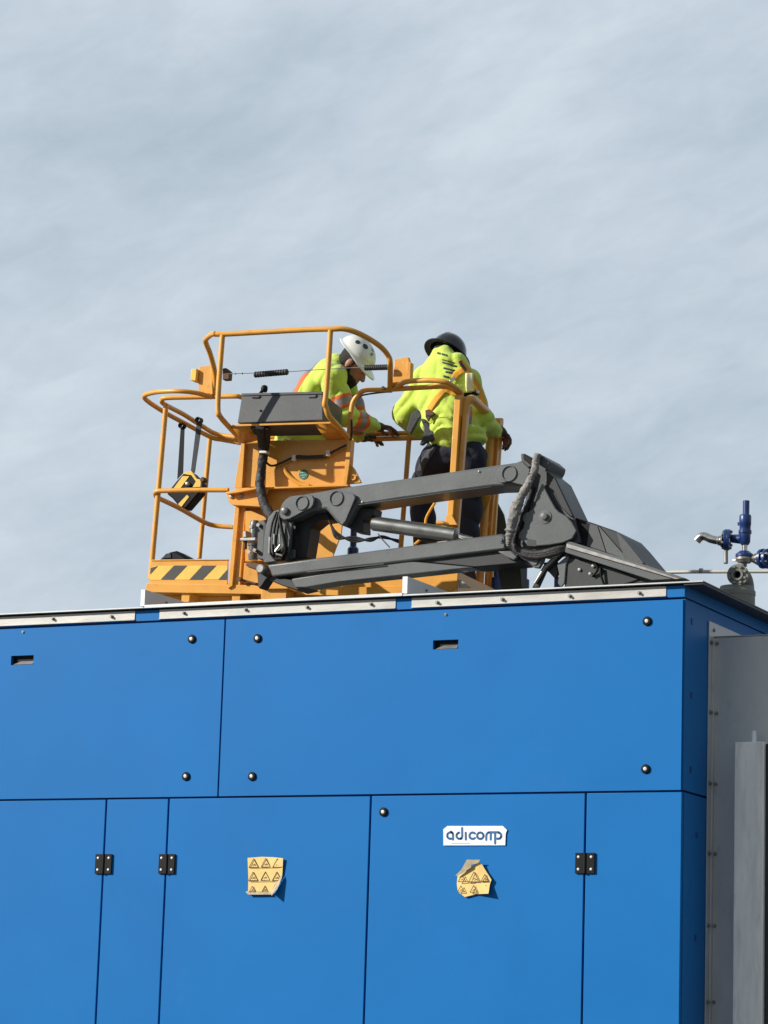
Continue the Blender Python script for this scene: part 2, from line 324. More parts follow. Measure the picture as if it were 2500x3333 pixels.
for p, k in SB: bolt(PY(p, -0.007), (0, -1, 0), 0.008, 0.016, 0.013, 'dullsteel', strips[k])
for x0, x1, t_, z_ in ((XL-0.05, PY((470, 1975), -0.03).x, 0.008, ZR), (PY((470, 1975), -0.03).x+0.004, PY((1312, 1930), -0.03).x, 0.019, ZR), (PY((1312, 1930), -0.03).x+0.004, 0.122, 0.008, ZR)):
    mb = MB(); mb.box((x0, x1), (-0.030, DEP+0.05), (z_-0.004, z_-0.004+t_)); rs_ = mb.build('roof_sheet', 'rooftop', enc, bev=0.0015)
    mb = MB(); mb.box((x0, x1), (-0.040, -0.0305), (z_-0.0045, z_-0.0035+t_)); mb.build('folded_edge', 'galv_white', rs_, bev=0.0015)
mb = MB(); mb.box((0.004, 0.118), (-0.03, DEP+0.04), (ZR-0.016, ZR-0.0045)); mb.build('roof_soffit', 'greyd', enc)
for (p, w) in (((458, 1962), 0.030), ((1310, 1918), 0.034)):
    q = PY(p, -0.01); mb = MB(); mb.box((q.x, q.x+w), (-0.012, 1.9), (ZR+0.013, ZR+0.118)); r_ = mb.build('roof_rib', 'white', enc, bev=0.002)
    bolt((q.x+w+0.0005, 0.25, ZR+0.075), (1, 0, 0), 0.006, 0.006, 0.009, 'dullsteel', r_)
# latches (black quarter-turn knobs with a steel centre)
def latch(p, par):
    c = PY(p, -0.0005); mb = MB(); mb.lathe(c, (0, -1, 0), [(0.027, 0), (0.027, 0.006), (0.022, 0.011), (0.012, 0.012), (0.012, 0.009), (0, 0.009)], 24)
    l = mb.build('latch', 'black', par)
    mb = MB(); mb.lathe(c+Vector((0, -0.009, 0)), (0, -1, 0), [(0.0105, 0), (0.0105, 0.005), (0.005, 0.006), (0, 0.006)], 16); mb.build('latch_key', 'galv_white', l) if par is enc else mb.build('latch_key', 'galv_white', par)
for p, par in (((625, 2080), up1), ((606, 2527), up1), ((839, 2078), up2), ((821, 2527), up2), ((2107, 2022), up2), ((2102, 2503), up2), ((1249, 2643), d3)): latch(p, par)
for p, par in (((75, 2057), up1), ((1451, 2000), up2)): bolt(PY(p, -0.0005), (0, -1, 0), 0.006, 0.005, 0.009, 'bright', par, 'screw')
for (x0, x1, y0, y1), par in (((310, 366, 2780, 2844), d1), ((517, 571, 2780, 2844), d2), ((1873, 1937, 2776, 2843), d3)):
    a_, b_ = PY((x0, y1), -0.004), PY((x1, y0), -0.004); xm = (a_.x+b_.x)/2
    mb = MB(); mb.box((a_.x, xm-0.007), (-0.012, -0.0006), (a_.z, b_.z)); mb.box((xm+0.007, b_.x), (-0.012, -0.0006), (a_.z, b_.z))
    mb.lathe((xm, -0.010, a_.z), (0, 0, 1), [(0, 0), (0.0095, 0), (0.0095, b_.z-a_.z), (0, b_.z-a_.z)], 14)
    for sx in (0.25, 0.75):
        for sz in (0.2, 0.8):
            cx = a_.x+(b_.x-a_.x)*(0.17 if sx < .5 else 0.83); cz = a_.z+(b_.z-a_.z)*sz
            mb.lathe((cx, -0.012, cz), (0, -1, 0), [(0.0085, 0), (0.0075, 0.003), (0, 0.004)], 12, 1)
    mb.build('hinge', ['black', 'galv_white'], par, bev=0.001)
# name plate with cut corners and its lettering
def ribbon(mb, pts, w, y, mi=0):
    """flat stroke on a plane of constant y, rounded ends"""
    P = [PY(p, y) for p in pts]
    for i in range(len(P)-1):
        a, c = P[i], P[i+1]; d = (c-a); d.normalize(); n_ = Vector((-d.z, 0, d.x))*w/2
        mb.prism([a-n_, c-n_, c+n_, a+n_], (0, 0.0006, 0), mi)
    for a in P: mb.prism([a+Vector((math.cos(k*math.pi/5)*w/2, -0.0002, math.sin(k*math.pi/5)*w/2)) for k in range(10)], (0, 0.0006, 0), mi)
pl = MB(); pl.prism([PY(NP(*p), -0.007) for p in ((238, 272), (312, 212), (1308, 212), (1385, 285), (1360, 350), (1352, 560), (240, 562))], (0, 0.003, 0))
plate = pl.build('name_plate', 'white', enc)
def arc(cx, cy, r_, a0, a1, n=9): return [NP(cx+r_*math.cos(rad(a0+(a1-a0)*i/n)), cy-r_*math.sin(rad(a0+(a1-a0)*i/n))) for i in range(n+1)]
lt = MB(); wS = 43/5.53/575; yl = -0.0079
ribbon(lt, arc(365, 385, 58, 70, 285), wS, yl); ribbon(lt, arc(352, 372, 60, 70, 0, 5)+[NP(412, 455)], wS, yl)
ribbon(lt, arc(530, 388, 56, 100, 320), wS, yl); ribbon(lt, [NP(575, 250), NP(578, 390), NP(562, 440)], wS, yl)
ribbon(lt, [NP(640, 335), NP(643, 455)], wS, yl)
ribbon(lt, arc(765, 388, 58, 45, 315), wS, yl); ribbon(lt, arc(903, 388, 58, 0, 360, 14), wS, yl)
ribbon(lt, [NP(1010, 460), NP(1010, 385)]+arc(1070, 385, 58, 180, 90, 5)+[NP(1235, 326)], wS, yl)
ribbon(lt, [NP(1092, 335), NP(1090, 455)], wS, yl); ribbon(lt, [NP(1170, 330), NP(1170, 525)], wS, yl)
ribbon(lt, arc(1225, 388, 56, 90, -110, 9), wS, yl)
ribbon(lt, [NP(385, 530), NP(720, 524)], wS*0.14, yl)
lt.build('lettering', 'logo', plate)
# weathered warning stickers: sheets that have come away and curled
def grid_sheet(name, mb, par): pass
def symbol_tri(mb, c, s, y, part=1.0):
    pts = [(c[0]-s/2, c[1]+s*0.42), (c[0], c[1]-s*0.5), (c[0]+s/2, c[1]+s*0.42), (c[0]-s/2, c[1]+s*0.42)]
    ribbon(mb, pts, 0.0042, y); ribbon(mb, [(c[0]-s*0.14, c[1]+s*0.2), (c[0]+s*0.1, c[1]+s*0.05), (c[0]+s*0.14, c[1]+s*0.22)], 0.0035, y)
R3 = zoom(250, 2550, 1.659)
def sheet(outline, ymap, name, mids, seg=0):
    """outline px -> thin curled sheet; ymap gives the stand-off of each outline point"""
    P = [PY(p, y) for p, y in zip(outline, ymap)]; c = sum(P, Vector())/len(P); n = len(P)
    mb = MB(); mb.add(P+[c], [(i, (i+1) % n, n) for i in range(n)], 0)
    mb.add([p+Vector((0, 0.0012, 0)) for p in P]+[c+Vector((0, 0.0012, 0))], [((i+1) % n, i, n) for i in range(n)], 1)
    return mb
s1 = sheet([R3(922, 402), R3(1000, 396), R3(1060, 398), R3(1114, 404), R3(1110, 490), R3(1070, 548), R3(1048, 586), R3(925, 596), R3(926, 500)],
           [-0.005, -0.005, -0.006, -0.016, -0.010, -0.010, -0.012, -0.005, -0.005], 'warning_sticker', 0)
# the curled flap, seen from behind, standing off the door
F = [PY(R3(1110, 490), -0.013), PY(R3(1106, 512), -0.020), PY(R3(1082, 570), -0.028), PY(R3(1052, 606), -0.050), PY(R3(1046, 588), -0.015)]
s1.add(F, [(0, 1, 2, 3, 4)], 1); s1.add([PY(R3(910, 585), -0.02), PY(R3(925, 580), -0.007), PY(R3(1048, 586), -0.014), PY(R3(1048, 600), -0.020), PY(R3(925, 600), -0.022)], [(0, 1, 2, 3, 4)], 1)
st1 = s1.build('warning_sticker', ['paper', 'paperb'], d2)
sy = MB()
for c in ((955, 432), (1020, 430), (1083, 432), (952, 503), (1018, 502), (1080, 503), (948, 572), (1016, 570)):
    k = R3(*c); symbol_tri(sy, k, 30 if c[1] < 540 else 20, -0.0128 if c[0] > 1040 or c[1] > 540 else -0.0105)
ribbon(sy, [R3(930, 456), R3(1100, 456)], 0.002, -0.0128); ribbon(sy, [R3(930, 530), R3(1070, 530)], 0.002, -0.0128)
sy.build('printed_symbols', 'ink', st1)
s2 = sheet([NP(495, 1110), NP(600, 1050), NP(720, 960), NP(880, 860), NP(930, 900), NP(1010, 1030), NP(1105, 1180), NP(1075, 1270), NP(1050, 1430), NP(830, 1440), NP(625, 1490), NP(500, 1400), NP(480, 1250)],
           [-0.006, -0.010, -0.016, -0.022, -0.020, -0.014, -0.020, -0.018, -0.040, -0.012, -0.014, -0.008, -0.006], 'warning_sticker', 0)
Fl = [PY(NP(455, 1105), -0.020), PY(NP(560, 1000), -0.028), PY(NP(660, 820), -0.034), PY(NP(900, 820), -0.036), PY(NP(870, 880), -0.030), PY(NP(740, 910), -0.036), PY(NP(740, 960), -0.034), PY(NP(640, 1020), -0.030), PY(NP(500, 1110), -0.022)]
s2.add(Fl, [(0, 1, 2, 3, 4, 5, 6, 7, 8)], 1)
st2 = s2.build('warning_sticker', ['paper', 'paperb'], d3)
sy = MB()
for c, s_ in (((575, 1160), 24), ((790, 1140), 36), ((985, 1150), 24), ((555, 1350), 22), ((785, 1350), 24), ((1000, 1330), 16)): symbol_tri(sy, NP(*c), s_, -0.024)
ribbon(sy, [NP(510, 1215), NP(1060, 1215)], 0.002, -0.024)
sy.build('printed_symbols', 'ink', st2)

# ================================================================= STEEL DUCT ON THE SIDE
fl0, fl1 = PX((2305, 2021), 0.0), PX((2322, 2075), 0.0)
duct = thing('air_duct', 'grey sheet steel air duct with bolted flange on the shaded side of the blue enclosure', 'duct', (0.5, 1.0, 0))
mb = MB(); mb.box((0.002, 0.008), (0.392, 2.4), (0.6, fl0.z)); flg = mb.build('flange', 'duct', duct, bev=0.001)
DY = 0.470
mb = MB(); mb.box((0.010, 1.0), (DY, 2.3), (0.7, fl1.z-0.002)); mb.build('duct_body', 'duct', duct, bev=0.004)
mb = MB(); mb.box((0.010, 0.95), (DY-0.003, 2.31), (fl1.z-0.001, fl1.z+0.004)); mb.build('duct_lid', 'galv', duct)
mb = MB(); mb.box((0.0085, 0.020), (DY-0.030, DY-0.0005), (0.7, fl1.z-0.01)); mb.build('angle_strip', 'duct', duct, bev=0.001)
for py in (2090, 2318, 2550, 2778, 3013, 3262):
    z = PX((2311, py), 0.01).z; bolt((0.0085, 0.418, z), (1, 0, 0), 0.009, 0.012, 0.014, 'dullsteel', flg); bolt((0.030, DY-0.0005, z), (0, -1, 0), 0.008, 0.007, 0.011, 'dullsteel', flg)
q = PX((2324, 2052), 0.008); bolt(q, (1, 0, 0), 0.008, 0.006, 0.012, 'dullsteel', flg)
ca, cb = PY((2391, 2415), 0.34), PY((2490, 2411), 0.34)
trk = thing('cable_trunking', 'tall brushed stainless steel trunking standing in front of the duct', 'trunking', ((ca.x+cb.x)/2, 0.4, 0))
mb = MB(); mb.box((ca.x, cb.x-0.006), (0.34, 0.45), (0.0, ca.z)); mb.build('trunking_cover', 'steel', trk, bev=0.006)
mb = MB(); mb.box((cb.x-0.004, cb.x+0.08), (0.37, 0.455), (0.0, ca.z-0.01)); mb.build('side_channel', 'greyd', trk, bev=0.003)
q = PY((2454, 2408), 0.40); q2 = PY((2454, 2372), 0.40)
mb = MB(); mb.lathe((q.x, 0.40, ca.z+0.001), (0, 0, 1), [(0, 0), (0.014, 0), (0.014, 0.055), (0.011, 0.066), (0, 0.070)], 16); mb.build('cable_gland', 'white', trk)

# ================================================================= VALVES AND PIPES ON THE ROOF
def flange_disc(mb, c, ax, r_, t_, nb=6, mi=0, bmi=1):
    mb.lathe(c, ax, [(0, 0), (r_, 0), (r_, t_), (0, t_)], 28, mi)
    a = Vector(ax).normalized(); up = VZ if abs(a.z) < .9 else VY; u = up.cross(a).normalized(); w = a.cross(u)
    for k in range(nb):
        an = 2*math.pi*(k+.5)/nb; mb.lathe(Vector(c)+(u*math.cos(an)+w*math.sin(an))*r_*0.78-a*0.014, ax, [(0, 0), (0.009, 0), (0.009, t_+0.028), (0, t_+0.028)], 6, bmi)
YV = 1.15
def V4(x, y, yy=YV): return PY(B4(x, y), yy)
def r4(px): return px/5.82/520
rv = thing('relief_valve', 'tall blue relief valve with bent steel outlet above the grey flanged elbow', 'valve', V4(1180, 1250), 'relief valves on the roof')
mb = MB(); c0, c1 = V4(1190, 1010), V4(1215, 175)
ax = (V4(1200, 440)-V4(1190, 1010)).normalized(); H = lambda y: (V4(1195, y)-c0).dot(ax)
mb.lathe(c0, ax, [(0, 0), (r4(70), 0), (r4(100), H(960)), (r4(105), H(800)), (r4(122), H(795)), (r4(122), H(735)), (r4(105), H(730)), (r4(105), H(640)), (r4(112), H(630)), (r4(112), H(465)), (r4(95), H(440)), (0, H(440))], 24)
mb.build('valve_body', 'vblue', rv, bev=0.001)
mb = MB(); mb.lathe(V4(1212, 440), ax, [(0, 0), (r4(62), 0), (r4(62), H(440-265)-H(440)), (0, H(440-265)-H(440))], 18); mb.build('valve_cap', 'vblue', rv)
mb = MB(); mb.tube([V4(1080, 640), V4(1075, 585)], r4(26), 10); mb.build('lever', 'vblue', rv)
mb = MB(); mb.tube([V4(1120, 900), V4(930, 890)], [r4(92), r4(75)], 20); mb.build('outlet_branch', 'vblue', rv)
fax = (V4(780, 900)-V4(930, 900)).normalized(); fx = Vector((fax.x, fax.y-0.25, fax.z)).normalized()
mb = MB(); flange_disc(mb, V4(905, 915), fx, r4(198), r4(48), 6); flange_disc(mb, V4(850, 915), fx, r4(198), r4(48), 6); mb.build('flange', ['vblue', 'dullsteel'], rv, bev=0.001)
mb = MB(); mb.tube(spline([V4(800, 935), V4(740, 930), V4(640, 920), V4(540, 895), V4(440, 850), V4(360, 855), V4(280, 930)], 5), [r4(150)]*2+[r4(120)]*3+[r4(95)]*3+[r4(78)]*23, 16); mb.build('outlet_pipe', 'bright', rv)
mb = MB(); mb.tube([V4(832, 1110), V4(832, 1365)], r4(40), 12); mb.build('drain_stub', 'dullsteel', rv)
mb = MB(); mb.tube([V4(1190, 1020), V4(1185, 1170)], r4(50), 14); mb.build('inlet_stem', 'bright', rv)
mb = MB(); mb.lathe(V4(1180, 1240), (0, 0, 1), [(0, 0), (r4(165), 0), (r4(165), r4(50)), (r4(90), r4(110)), (0, r4(110))], 20); mb.lathe(V4(1180, 1350), (0, 0, 1), [(0, 0), (r4(120), 0), (r4(160), r4(55)), (r4(160), r4(95)), (0, r4(95))], 20, 1); mb.build('base_flange', ['vblue', 'dullsteel'], rv)
rv2 = thing('flanged_valve', 'steel and blue flanged valve at the right edge, beside the tall blue valve', 'valve', V4(1560, 1280))
mb = MB(); fx2 = Vector((1, -0.3, 0)).normalized()
mb.tube([V4(960, 1300), V4(1180, 1300), V4(1370, 1270)], [r4(10), r4(55), r4(60)], 16); mb.tube([V4(1330, 1270), V4(1480, 1270)], [r4(70), r4(150)], 18); mb.build('reducer', 'bright', rv2)
mb = MB(); flange_disc(mb, V4(1510, 1275), fx2, r4(185), r4(60), 6); flange_disc(mb, V4(1600, 1275), fx2, r4(185), r4(60), 6); mb.tube([V4(1640, 1275), V4(1900, 1275)], r4(100), 18); mb.build('flange', ['vblue', 'bright'], rv2, bev=0.001)
el_ = thing('flanged_elbow', 'large grey painted pipe elbow with an open flange on the roof corner', 'pipe elbow', PZ(B4(1150, 1950), ZR))
mb = MB(); ce = V4(1050, 1575, YV-0.05); axf = (CAM-ce).normalized(); axf = Vector((axf.x*0.3, axf.y, axf.z*0.2)).normalized()
NRM = axf
mb.lathe(ce, NRM, [(r4(70), -0.05), (r4(70), 0.012), (r4(108), 0.012), (r4(108), 0.0), (r4(198), 0.0), (r4(198), -0.034), (r4(125), -0.034), (r4(125), -0.2)], 32)
for k in range(8):
    an = 2*math.pi*(k+.5)/8; u = VZ.cross(NRM).normalized(); w = NRM.cross(u); mb.lathe(ce+(u*math.cos(an)+w*math.sin(an))*r4(152)-NRM*0.036, NRM, [(0, 0), (0.009, 0), (0.009, 0.048), (0, 0.048)], 6)
mb.build('open_flange', 'vgrey', el_)
mb = MB(); mb.lathe(ce-NRM*0.045, NRM, [(r4(69), 0.0), (0, 0.0)], 24); mb.build('bore', 'black', el_)
mb = MB(); mb.tube(spline([V4(1060, 1580, YV+0.03), V4(1180, 1600, YV+0.08), V4(1240, 1760, YV+0.1), V4(1260, 2100, YV+0.1), V4(1260, 2400, YV+0.1)], 5), [r4(125)]*3+[r4(118)]*18, 22); mb.build('elbow_pipe', 'vgrey', el_)
mb = MB(); q = V4(1040, 1790, YV+0.05); zt = q.z
mb.lathe(Vector((q.x, q.y, ZR)), (0, 0, 1), [(0, 0), (r4(335), 0), (r4(335), zt-ZR-0.06), (r4(345), zt-ZR-0.06), (r4(345), zt-ZR-0.035), (r4(330), zt-ZR-0.03), (r4(310), zt-ZR-0.005), (0, zt-ZR)], 40); mb.build('vent_drum', 'vgrey', el_)
mb = MB(); mb.tube([V4(1130, 1200), V4(1150, 1420)], r4(80), 14); mb.build('riser', 'vgrey', el_)
pp = thing('conduit_pipe', 'long thin galvanised pipe running level behind the roof valves', 'pipe', PY((2400, 1858), 2.3))
mb = MB(); mb.tube([PY((1950, 1868), 2.3), PY((2240, 1861), 2.3), PY((2900, 1858), 2.3)], 0.0125, 12); mb.build('pipe_run', 'galv', pp)
mb = MB(); mb.tube([PY((2277, 1858), 2.3), PY((2287, 1858), 2.3)], 0.0175, 12); mb.build('coupling', 'dullsteel', pp)
mb = MB()
for px in (2100, 2800): q = PY((px, 1863), 2.3); mb.box((q.x-0.02, q.x+0.02), (2.28, 2.32), (ZR, q.z-0.01))
mb.build('pipe_support', 'galv', pp)

# ================================================================= BOOM LIFT
lift = thing('boom_lift', 'grey articulated boom lift carrying a yellow work platform above the blue enclosure', 'boom lift', (-1.0, 1.0, 0))
RT = 0.0165
def bk(z, pts, v):
    vs = v if isinstance(v, (list, tuple)) else [v]*len(pts)
    return [BK(z(*p), w) for p, w in zip(pts, vs)]
VR = 0.80     # depth of the rear rail
# deck with toe boards
u1 = toB(BK(A4(1030, 1000), 0.0))[0]
UL, UR = 0.0, toB(BK((1490, 1880), 0.0))[0]
TBR = toB(BK((1477, 1860), 0.0))[2]
mb = MB(); mb.frame(BO, Ba, Bb, Bc, (UL, UR), (0.0, 0.86), (-0.03, 0.0))
mb.frame(BO, Ba, Bb, Bc, (UL-0.01, UR), (-0.02, 0.0), (-0.035, 0.025))
for v_ in (0.14, 0.72): mb.frame(BO, Ba, Bb, Bc, (UL+0.05, UR-0.05), (v_, v_+0.06), (-0.075, -0.0305))
for u_ in (0.25, 0.62, 1.4, 1.8): mb.frame(BO, Ba, Bb, Bc, (u_, u_+0.06), (0.0, 0.855), (-0.095, -0.031))
deck = mb.build('platform_deck', 'yellow', lift, bev=0.003)
TB = 0.175
mb = MB(); mb.prism([BK(B3(*p), -0.004) for p in ((1195, 168), (1185, 535), (170, 545), (185, 430), (200, 300), (200, 172))], Bb*0.012); mb.prism([BK(B3(*p), -0.010) for p in ((1195, 156), (1195, 172), (205, 180), (205, 164))], Bb*0.022)
mb.frame(BO, Ba, Bb, Bc, (0.0, 0.012), (0.03, 0.84), (0.001, TB)); mb.frame(BO, Ba, Bb, Bc, (UL+0.02, UR), (0.83, 0.842), (0.001, TB)); mb.frame(BO, Ba, Bb, Bc, (1.1, UR), (-0.003, 0.009), (0.026, TBR))
mb.frame(BO, Ba, Bb, Bc, (UR-0.012, UR), (0.012, 0.86), (0.001, TBR))
toe = mb.build('toe_board', 'yellow', deck, bev=0.003)
# rounded corner piece and hazard band
h0 = MB(); lo = toB(BK(B3(330, 418), -0.005)); hi = toB(BK(B3(660, 240), -0.005))
w0, w1 = lo[2], hi[2]
h0.prism([BK(B3(*p), -0.0062) for p in ((1186, 240), (1180, 418), (182, 425), (196, 270), (250, 245))], Bb*0.0018, 0)
for a_, b_, c_, d_ in ((330, 495, 665, 500), (700, 865, 1040, 865), (1070, 1180, 1188, 1186)):
    P = [BK(B3(a_, 418), -0.0085), BK(B3(b_, 418), -0.0085), BK(B3(c_, 240 if c_ < 1100 else 290), -0.0085), BK(B3(d_, 240 if c_ < 1100 else 290), -0.0085)]
    h0.prism(P, Bb*0.0018, 1)
h0.prism([BK(B3(*p), -0.0085) for p in ((198, 272), (288, 246), (192, 350))], Bb*0.0018, 1)
h0.build('hazard_band', ['hazy', 'hazb'], toe)
# top rails: the outer loop and the second, inner one
def rail(name, pts, r_, fil, par, m='yellow', seg=12): 
    mb = MB(); mb.tube(fillet(pts, fil, 7), r_, seg); return mb.build(name, m, par)
V0 = 0.0
outer = [BK(A1(1130, 535), -0.02), BK(A1(900, 470), -0.10), BK(A1(600, 440), -0.16), BK(A1(250, 460), -0.10), BK(A1(95, 540), -0.02), BK(A1(370, 745), 0.17), BK(A1(760, 960), 0.50), BK(A1(1120, 1150), 0.74), BK(A1(1300, 1190), VR), BK(A1(1560, 1235), VR)]
mb = MB(); mb.tube(spline(outer, 7), RT, 12); mb.build('top_rail', 'yellow', deck)
inner = [BK(A5(260, 150), 0.05), BK(A5(150, 118), 0.02), BK(A1(1500, 520), 0.0), BK(A1(1240, 525), 0.0), BK(A1(800, 535), 0.0), BK(A1(440, 545), 0.0), BK(A1(370, 575), 0.02), BK(A1(400, 640), 0.08), BK(A1(700, 800), 0.38), BK(A1(1000, 990), 0.62), BK(A1(1200, 1100), 0.76), BK(A1(1500, 1155), VR-0.04)]
mb = MB(); mb.tube(spline(inner, 7), RT, 12); mb.build('top_rail', 'yellow', deck)
# rear top rail along the back (two strands)
mb = MB(); q0 = BK(A1(1500, 1160), VR); q1 = BK(A4(460, 862), VR); q2 = q1+(q1-q0).normalized()*0.62
mb.tube([q0, q1, q2], RT*1.05, 12); mb.build('rear_rail', 'yellow', deck)
mb = MB(); q0 = BK(A1(1550, 1235), VR); q1 = BK(A4(460, 925), VR); q2b = q1+(q1-q0).normalized()*0.62
mb.tube([q0, q1, q2b], RT*1.05, 12); mb.build('rear_rail', 'yellow', deck)
# mid rail
mid = [BK(Z2(720, 462), V0), BK(Z2(450, 462), V0), BK(Z2(150, 470), V0), BK(Z2(160, 515), 0.05), BK(Z2(340, 600), 0.36), BK(Z2(520, 705), 0.70), BK(Z2(600, 738), VR), BK(Z2(760, 748), VR)]
mb = MB(); mb.tube(fillet(mid, [0.1, 0.04, 0.03, 0.1, 0.05, 0.1], 6), RT, 12); mb.build('mid_rail', 'yellow', deck)
def post(p, q, v, r_=RT): mb = MB(); mb.tube([BK(p, v), BK(q, v)], r_, 12); return mb.build('rail_post', 'yellow', deck)
post(A1(430, 640), Z2(118, 1150), 0.03, 0.018); post(A1(1110, 1120), Z2(495, 990), 0.745, 0.017)
p0 = BK(A4(350, 880), VR); mb = MB(); mb.tube([p0, LB(toB(p0)[0], VR, 0.0)], 0.0175, 12); mb.build('rail_post', 'yellow', deck)
# tall column at the left of the mounting panel
def bbox(p0_, p1_, v0, v1, name, m='yellow', par=None, bev=0.003, slope=True):
    """box from top-left pixel to bottom-left pixel with width, in platform frame"""
    pass
def quad(z, pts, v, t, name, m='yellow', par=None, bev=0.003):
    mb = MB(); mb.prism(bk(z, pts, v), Bb*t); return mb.build(name, m, par or deck, bev=bev)
quad(A6, [(268, 350), (330, 350), (235, 1440), (175, 1475)], -0.035, 0.06, 'mounting_column')
quad(A6, [(331, 350), (415, 380), (340, 1430), (236, 1440)], -0.012, 0.035, 'column_web')
quad(A5, [(170, 690), (215, 690), (180, 1240), (85, 1240)], -0.035, 0.06, 'mounting_column')
quad(A5, [(216, 690), (400, 690), (380, 1225), (182, 1225)], 0.0, 0.03, 'column_web')
quad(A6, [(140, 175), (200, 320), (620, 372), (720, 130), (560, 105), (330, 130)], -0.045, 0.012, 'clamp_plate')
mb = MB(); mb.prism([BK(A6(*p), -0.09) for p in ((145, 180), (560, 100), (610, 120), (330, 175), (165, 200))], Bb*0.12); mb.prism([BK(A6(*p), -0.09) for p in ((160, 285), (230, 345), (640, 372), (640, 340), (235, 300))], Bb*0.1)
cl = mb.build('clamp_plate', 'yellow', deck, bev=0.002)
for x, y in ((228, 232), (355, 225)): mb = MB(); mb.lathe(BK(A6(x, y), -0.046), -Bb, [(0.016, 0), (0.016, 0.008), (0.008, 0.012), (0, 0.012)], 6); mb.build('bolt', 'dullsteel', cl)
# mounting panel
panelo = [A5(385, 640), A5(540, 655), A5(1520, 640), A5(1500, 930), A5(1450, 1200), A5(1430, 1500), Z2(1590, 800), Z2(1530, 960), Z2(1530, 1160), Z2(1230, 1250), Z2(940, 1230), Z2(790, 1190), A6(400, 380), A5(380, 1230)]
mb = MB(); mb.prism([BK(p, 0.03) for p in panelo], Bb*0.012); pan = mb.build('mounting_panel', 'yellow', deck, bev=0.002)
mb = MB(); mb.prism([BK(p, -0.03) for p in (A5(1470, 650), A5(1522, 640), A5(1500, 930), A5(1462, 1200), A5(1420, 1200))], Bb*0.06); mb.build('panel_flange', 'yellow', pan, bev=0.002)
mb = MB(); mb.prism([BK(p, -0.035) for p in (A5(95, 1240), A5(1480, 1195), A5(1480, 1215), A5(95, 1262))], Bb*0.066); mb.build('panel_stiffener', 'yellow', pan, bev=0.002)
mb = MB(); mb.tube(spline([BK(p, 0.018) for p in (A5(690, 985), A5(730, 1060), A5(800, 1130), A5(900, 1190), A5(1010, 1215))], 6), 0.014, 10); mb.build('weld_tube', 'yellow', pan)
mb = MB(); mb.prism([BK(p, 0.0) for p in (A5(1500, 930), A5(1560, 1010), A5(1640, 1170), A5(1440, 1190))], Bb*0.025); mb.build('gusset', 'yellow', pan, bev=0.002)
mb = MB(); mb.lathe(BK(A5(1550, 1110), -0.004), -Bb, [(0.020, 0), (0.020, 0.008), (0.012, 0.008), (0.012, 0.002), (0, 0.002)], 18); mb.build('lifting_eye', 'yellow', pan)
sc_ = BK(A5(935, 1070), 0.0275); mb = MB(); mb.lathe(sc_, -Bb, [(0, 0.0), (0.033, 0.0), (0.033, 0.002), (0, 0.002)], 24)
for (a_, b_) in (((890, 1050), (975, 1045)), ((900, 1085), (970, 1075)), ((915, 1110), (950, 1105))):
    P = [BK(A5(*p), 0.0245) for p in (a_, b_)]; mb.bar(P[0], P[1], 0.001, 0.006, Bc, 1)
mb.build('round_sticker', ['green', 'greenl'], pan)
mb = MB(); mb.prism([BK(p, -0.05) for p in (A6(410, 430), A6(480, 425), A6(660, 500), A6(690, 530), A6(640, 1100), A6(405, 1110))], Bb*0.075); mb.build('bracket_plate', 'yellow', pan, bev=0.002)
mb = MB(); mb.prism([BK(p, -0.02) for p in (A6(395, 1130), A6(560, 1160), A6(590, 1400), A6(370, 1400))], Bb*0.045); mb.build('bracket_plate', 'yellow', pan, bev=0.002)
mb = MB(); mb.prism([BK(p, -0.14) for p in (A6(625, 1480), A6(965, 1480), A6(960, 1640), A6(615, 1640))], Bb*0.16); mb.prism([BK(p, -0.17) for p in (A6(650, 1430), A6(970, 1425), A6(985, 1478), A6(640, 1478))], Bb*0.19); mb.build('lower_mount', 'yellow', deck, bev=0.003)
mb = MB(); mb.tube([BK(A6(320, 1345), -0.03), BK(A6(550, 1410), -0.03)], 0.007, 10); mb.lathe(BK(A6(320, 1345), -0.06), Bb, [(0, 0), (0.014, 0), (0.014, 0.03), (0, 0.03)], 10); mb.build('locking_pin', 'brownish', deck)
# ---- control console frame overhanging towards the viewer
VF = -0.42
VS = -0.26      # the shelf and the box stand behind the hoop
loop = [BK(A2(270, 1110), 0.0), BK(A2(278, 780), -0.03), BK(A2(215, 500), -0.13), BK(A2(140, 300), -0.24), BK(A2(150, 250), -0.27), BK(A2(260, 172), VF), BK(A2(420, 178), VF), BK(A2(1640, 112), VF), BK(A3(170, 148), VF), BK(A3(400, 148), VF+0.02), BK(A3(640, 230), VF+0.08), BK(A3(920, 400), VF+0.18), BK(A3(1060, 560), VF+0.25), BK(A3(1092, 700), VF+0.28), BK(A3(1088, 1060), -0.01)]
mb = MB(); mb.tube(spline(loop, 7), 0.018, 12); mb.build('console_hoop', 'yellow', deck)
for z, pts in ((A2, [(400, 185), (350, 850), (328, 1250), (335, 1420)]),):
    P = [BK(z(*p), VF) for p in pts]+[BK(A1(1240, 790), VF+0.01), BK(A1(1300, 880), VF+0.05), BK(A1(1600, 1205), 0.0)]
    mb = MB(); mb.tube(spline(P, 6), 0.018, 12); mb.build('console_upright', 'yellow', deck)
P = [BK(A3(170, 165), VF), BK(A3(140, 650), VF), BK(A3(100, 1150), VF), BK(A3(82, 1300), VF), BK(Z3(262, 700), VF+0.01), BK(Z3(285, 765), VF+0.04), BK(Z3(350, 840), VF+0.14), BK(Z3(445, 945), 0.0)]
mb = MB(); mb.tube(spline(P, 6), 0.018, 12); mb.build('console_upright', 'yellow', deck)
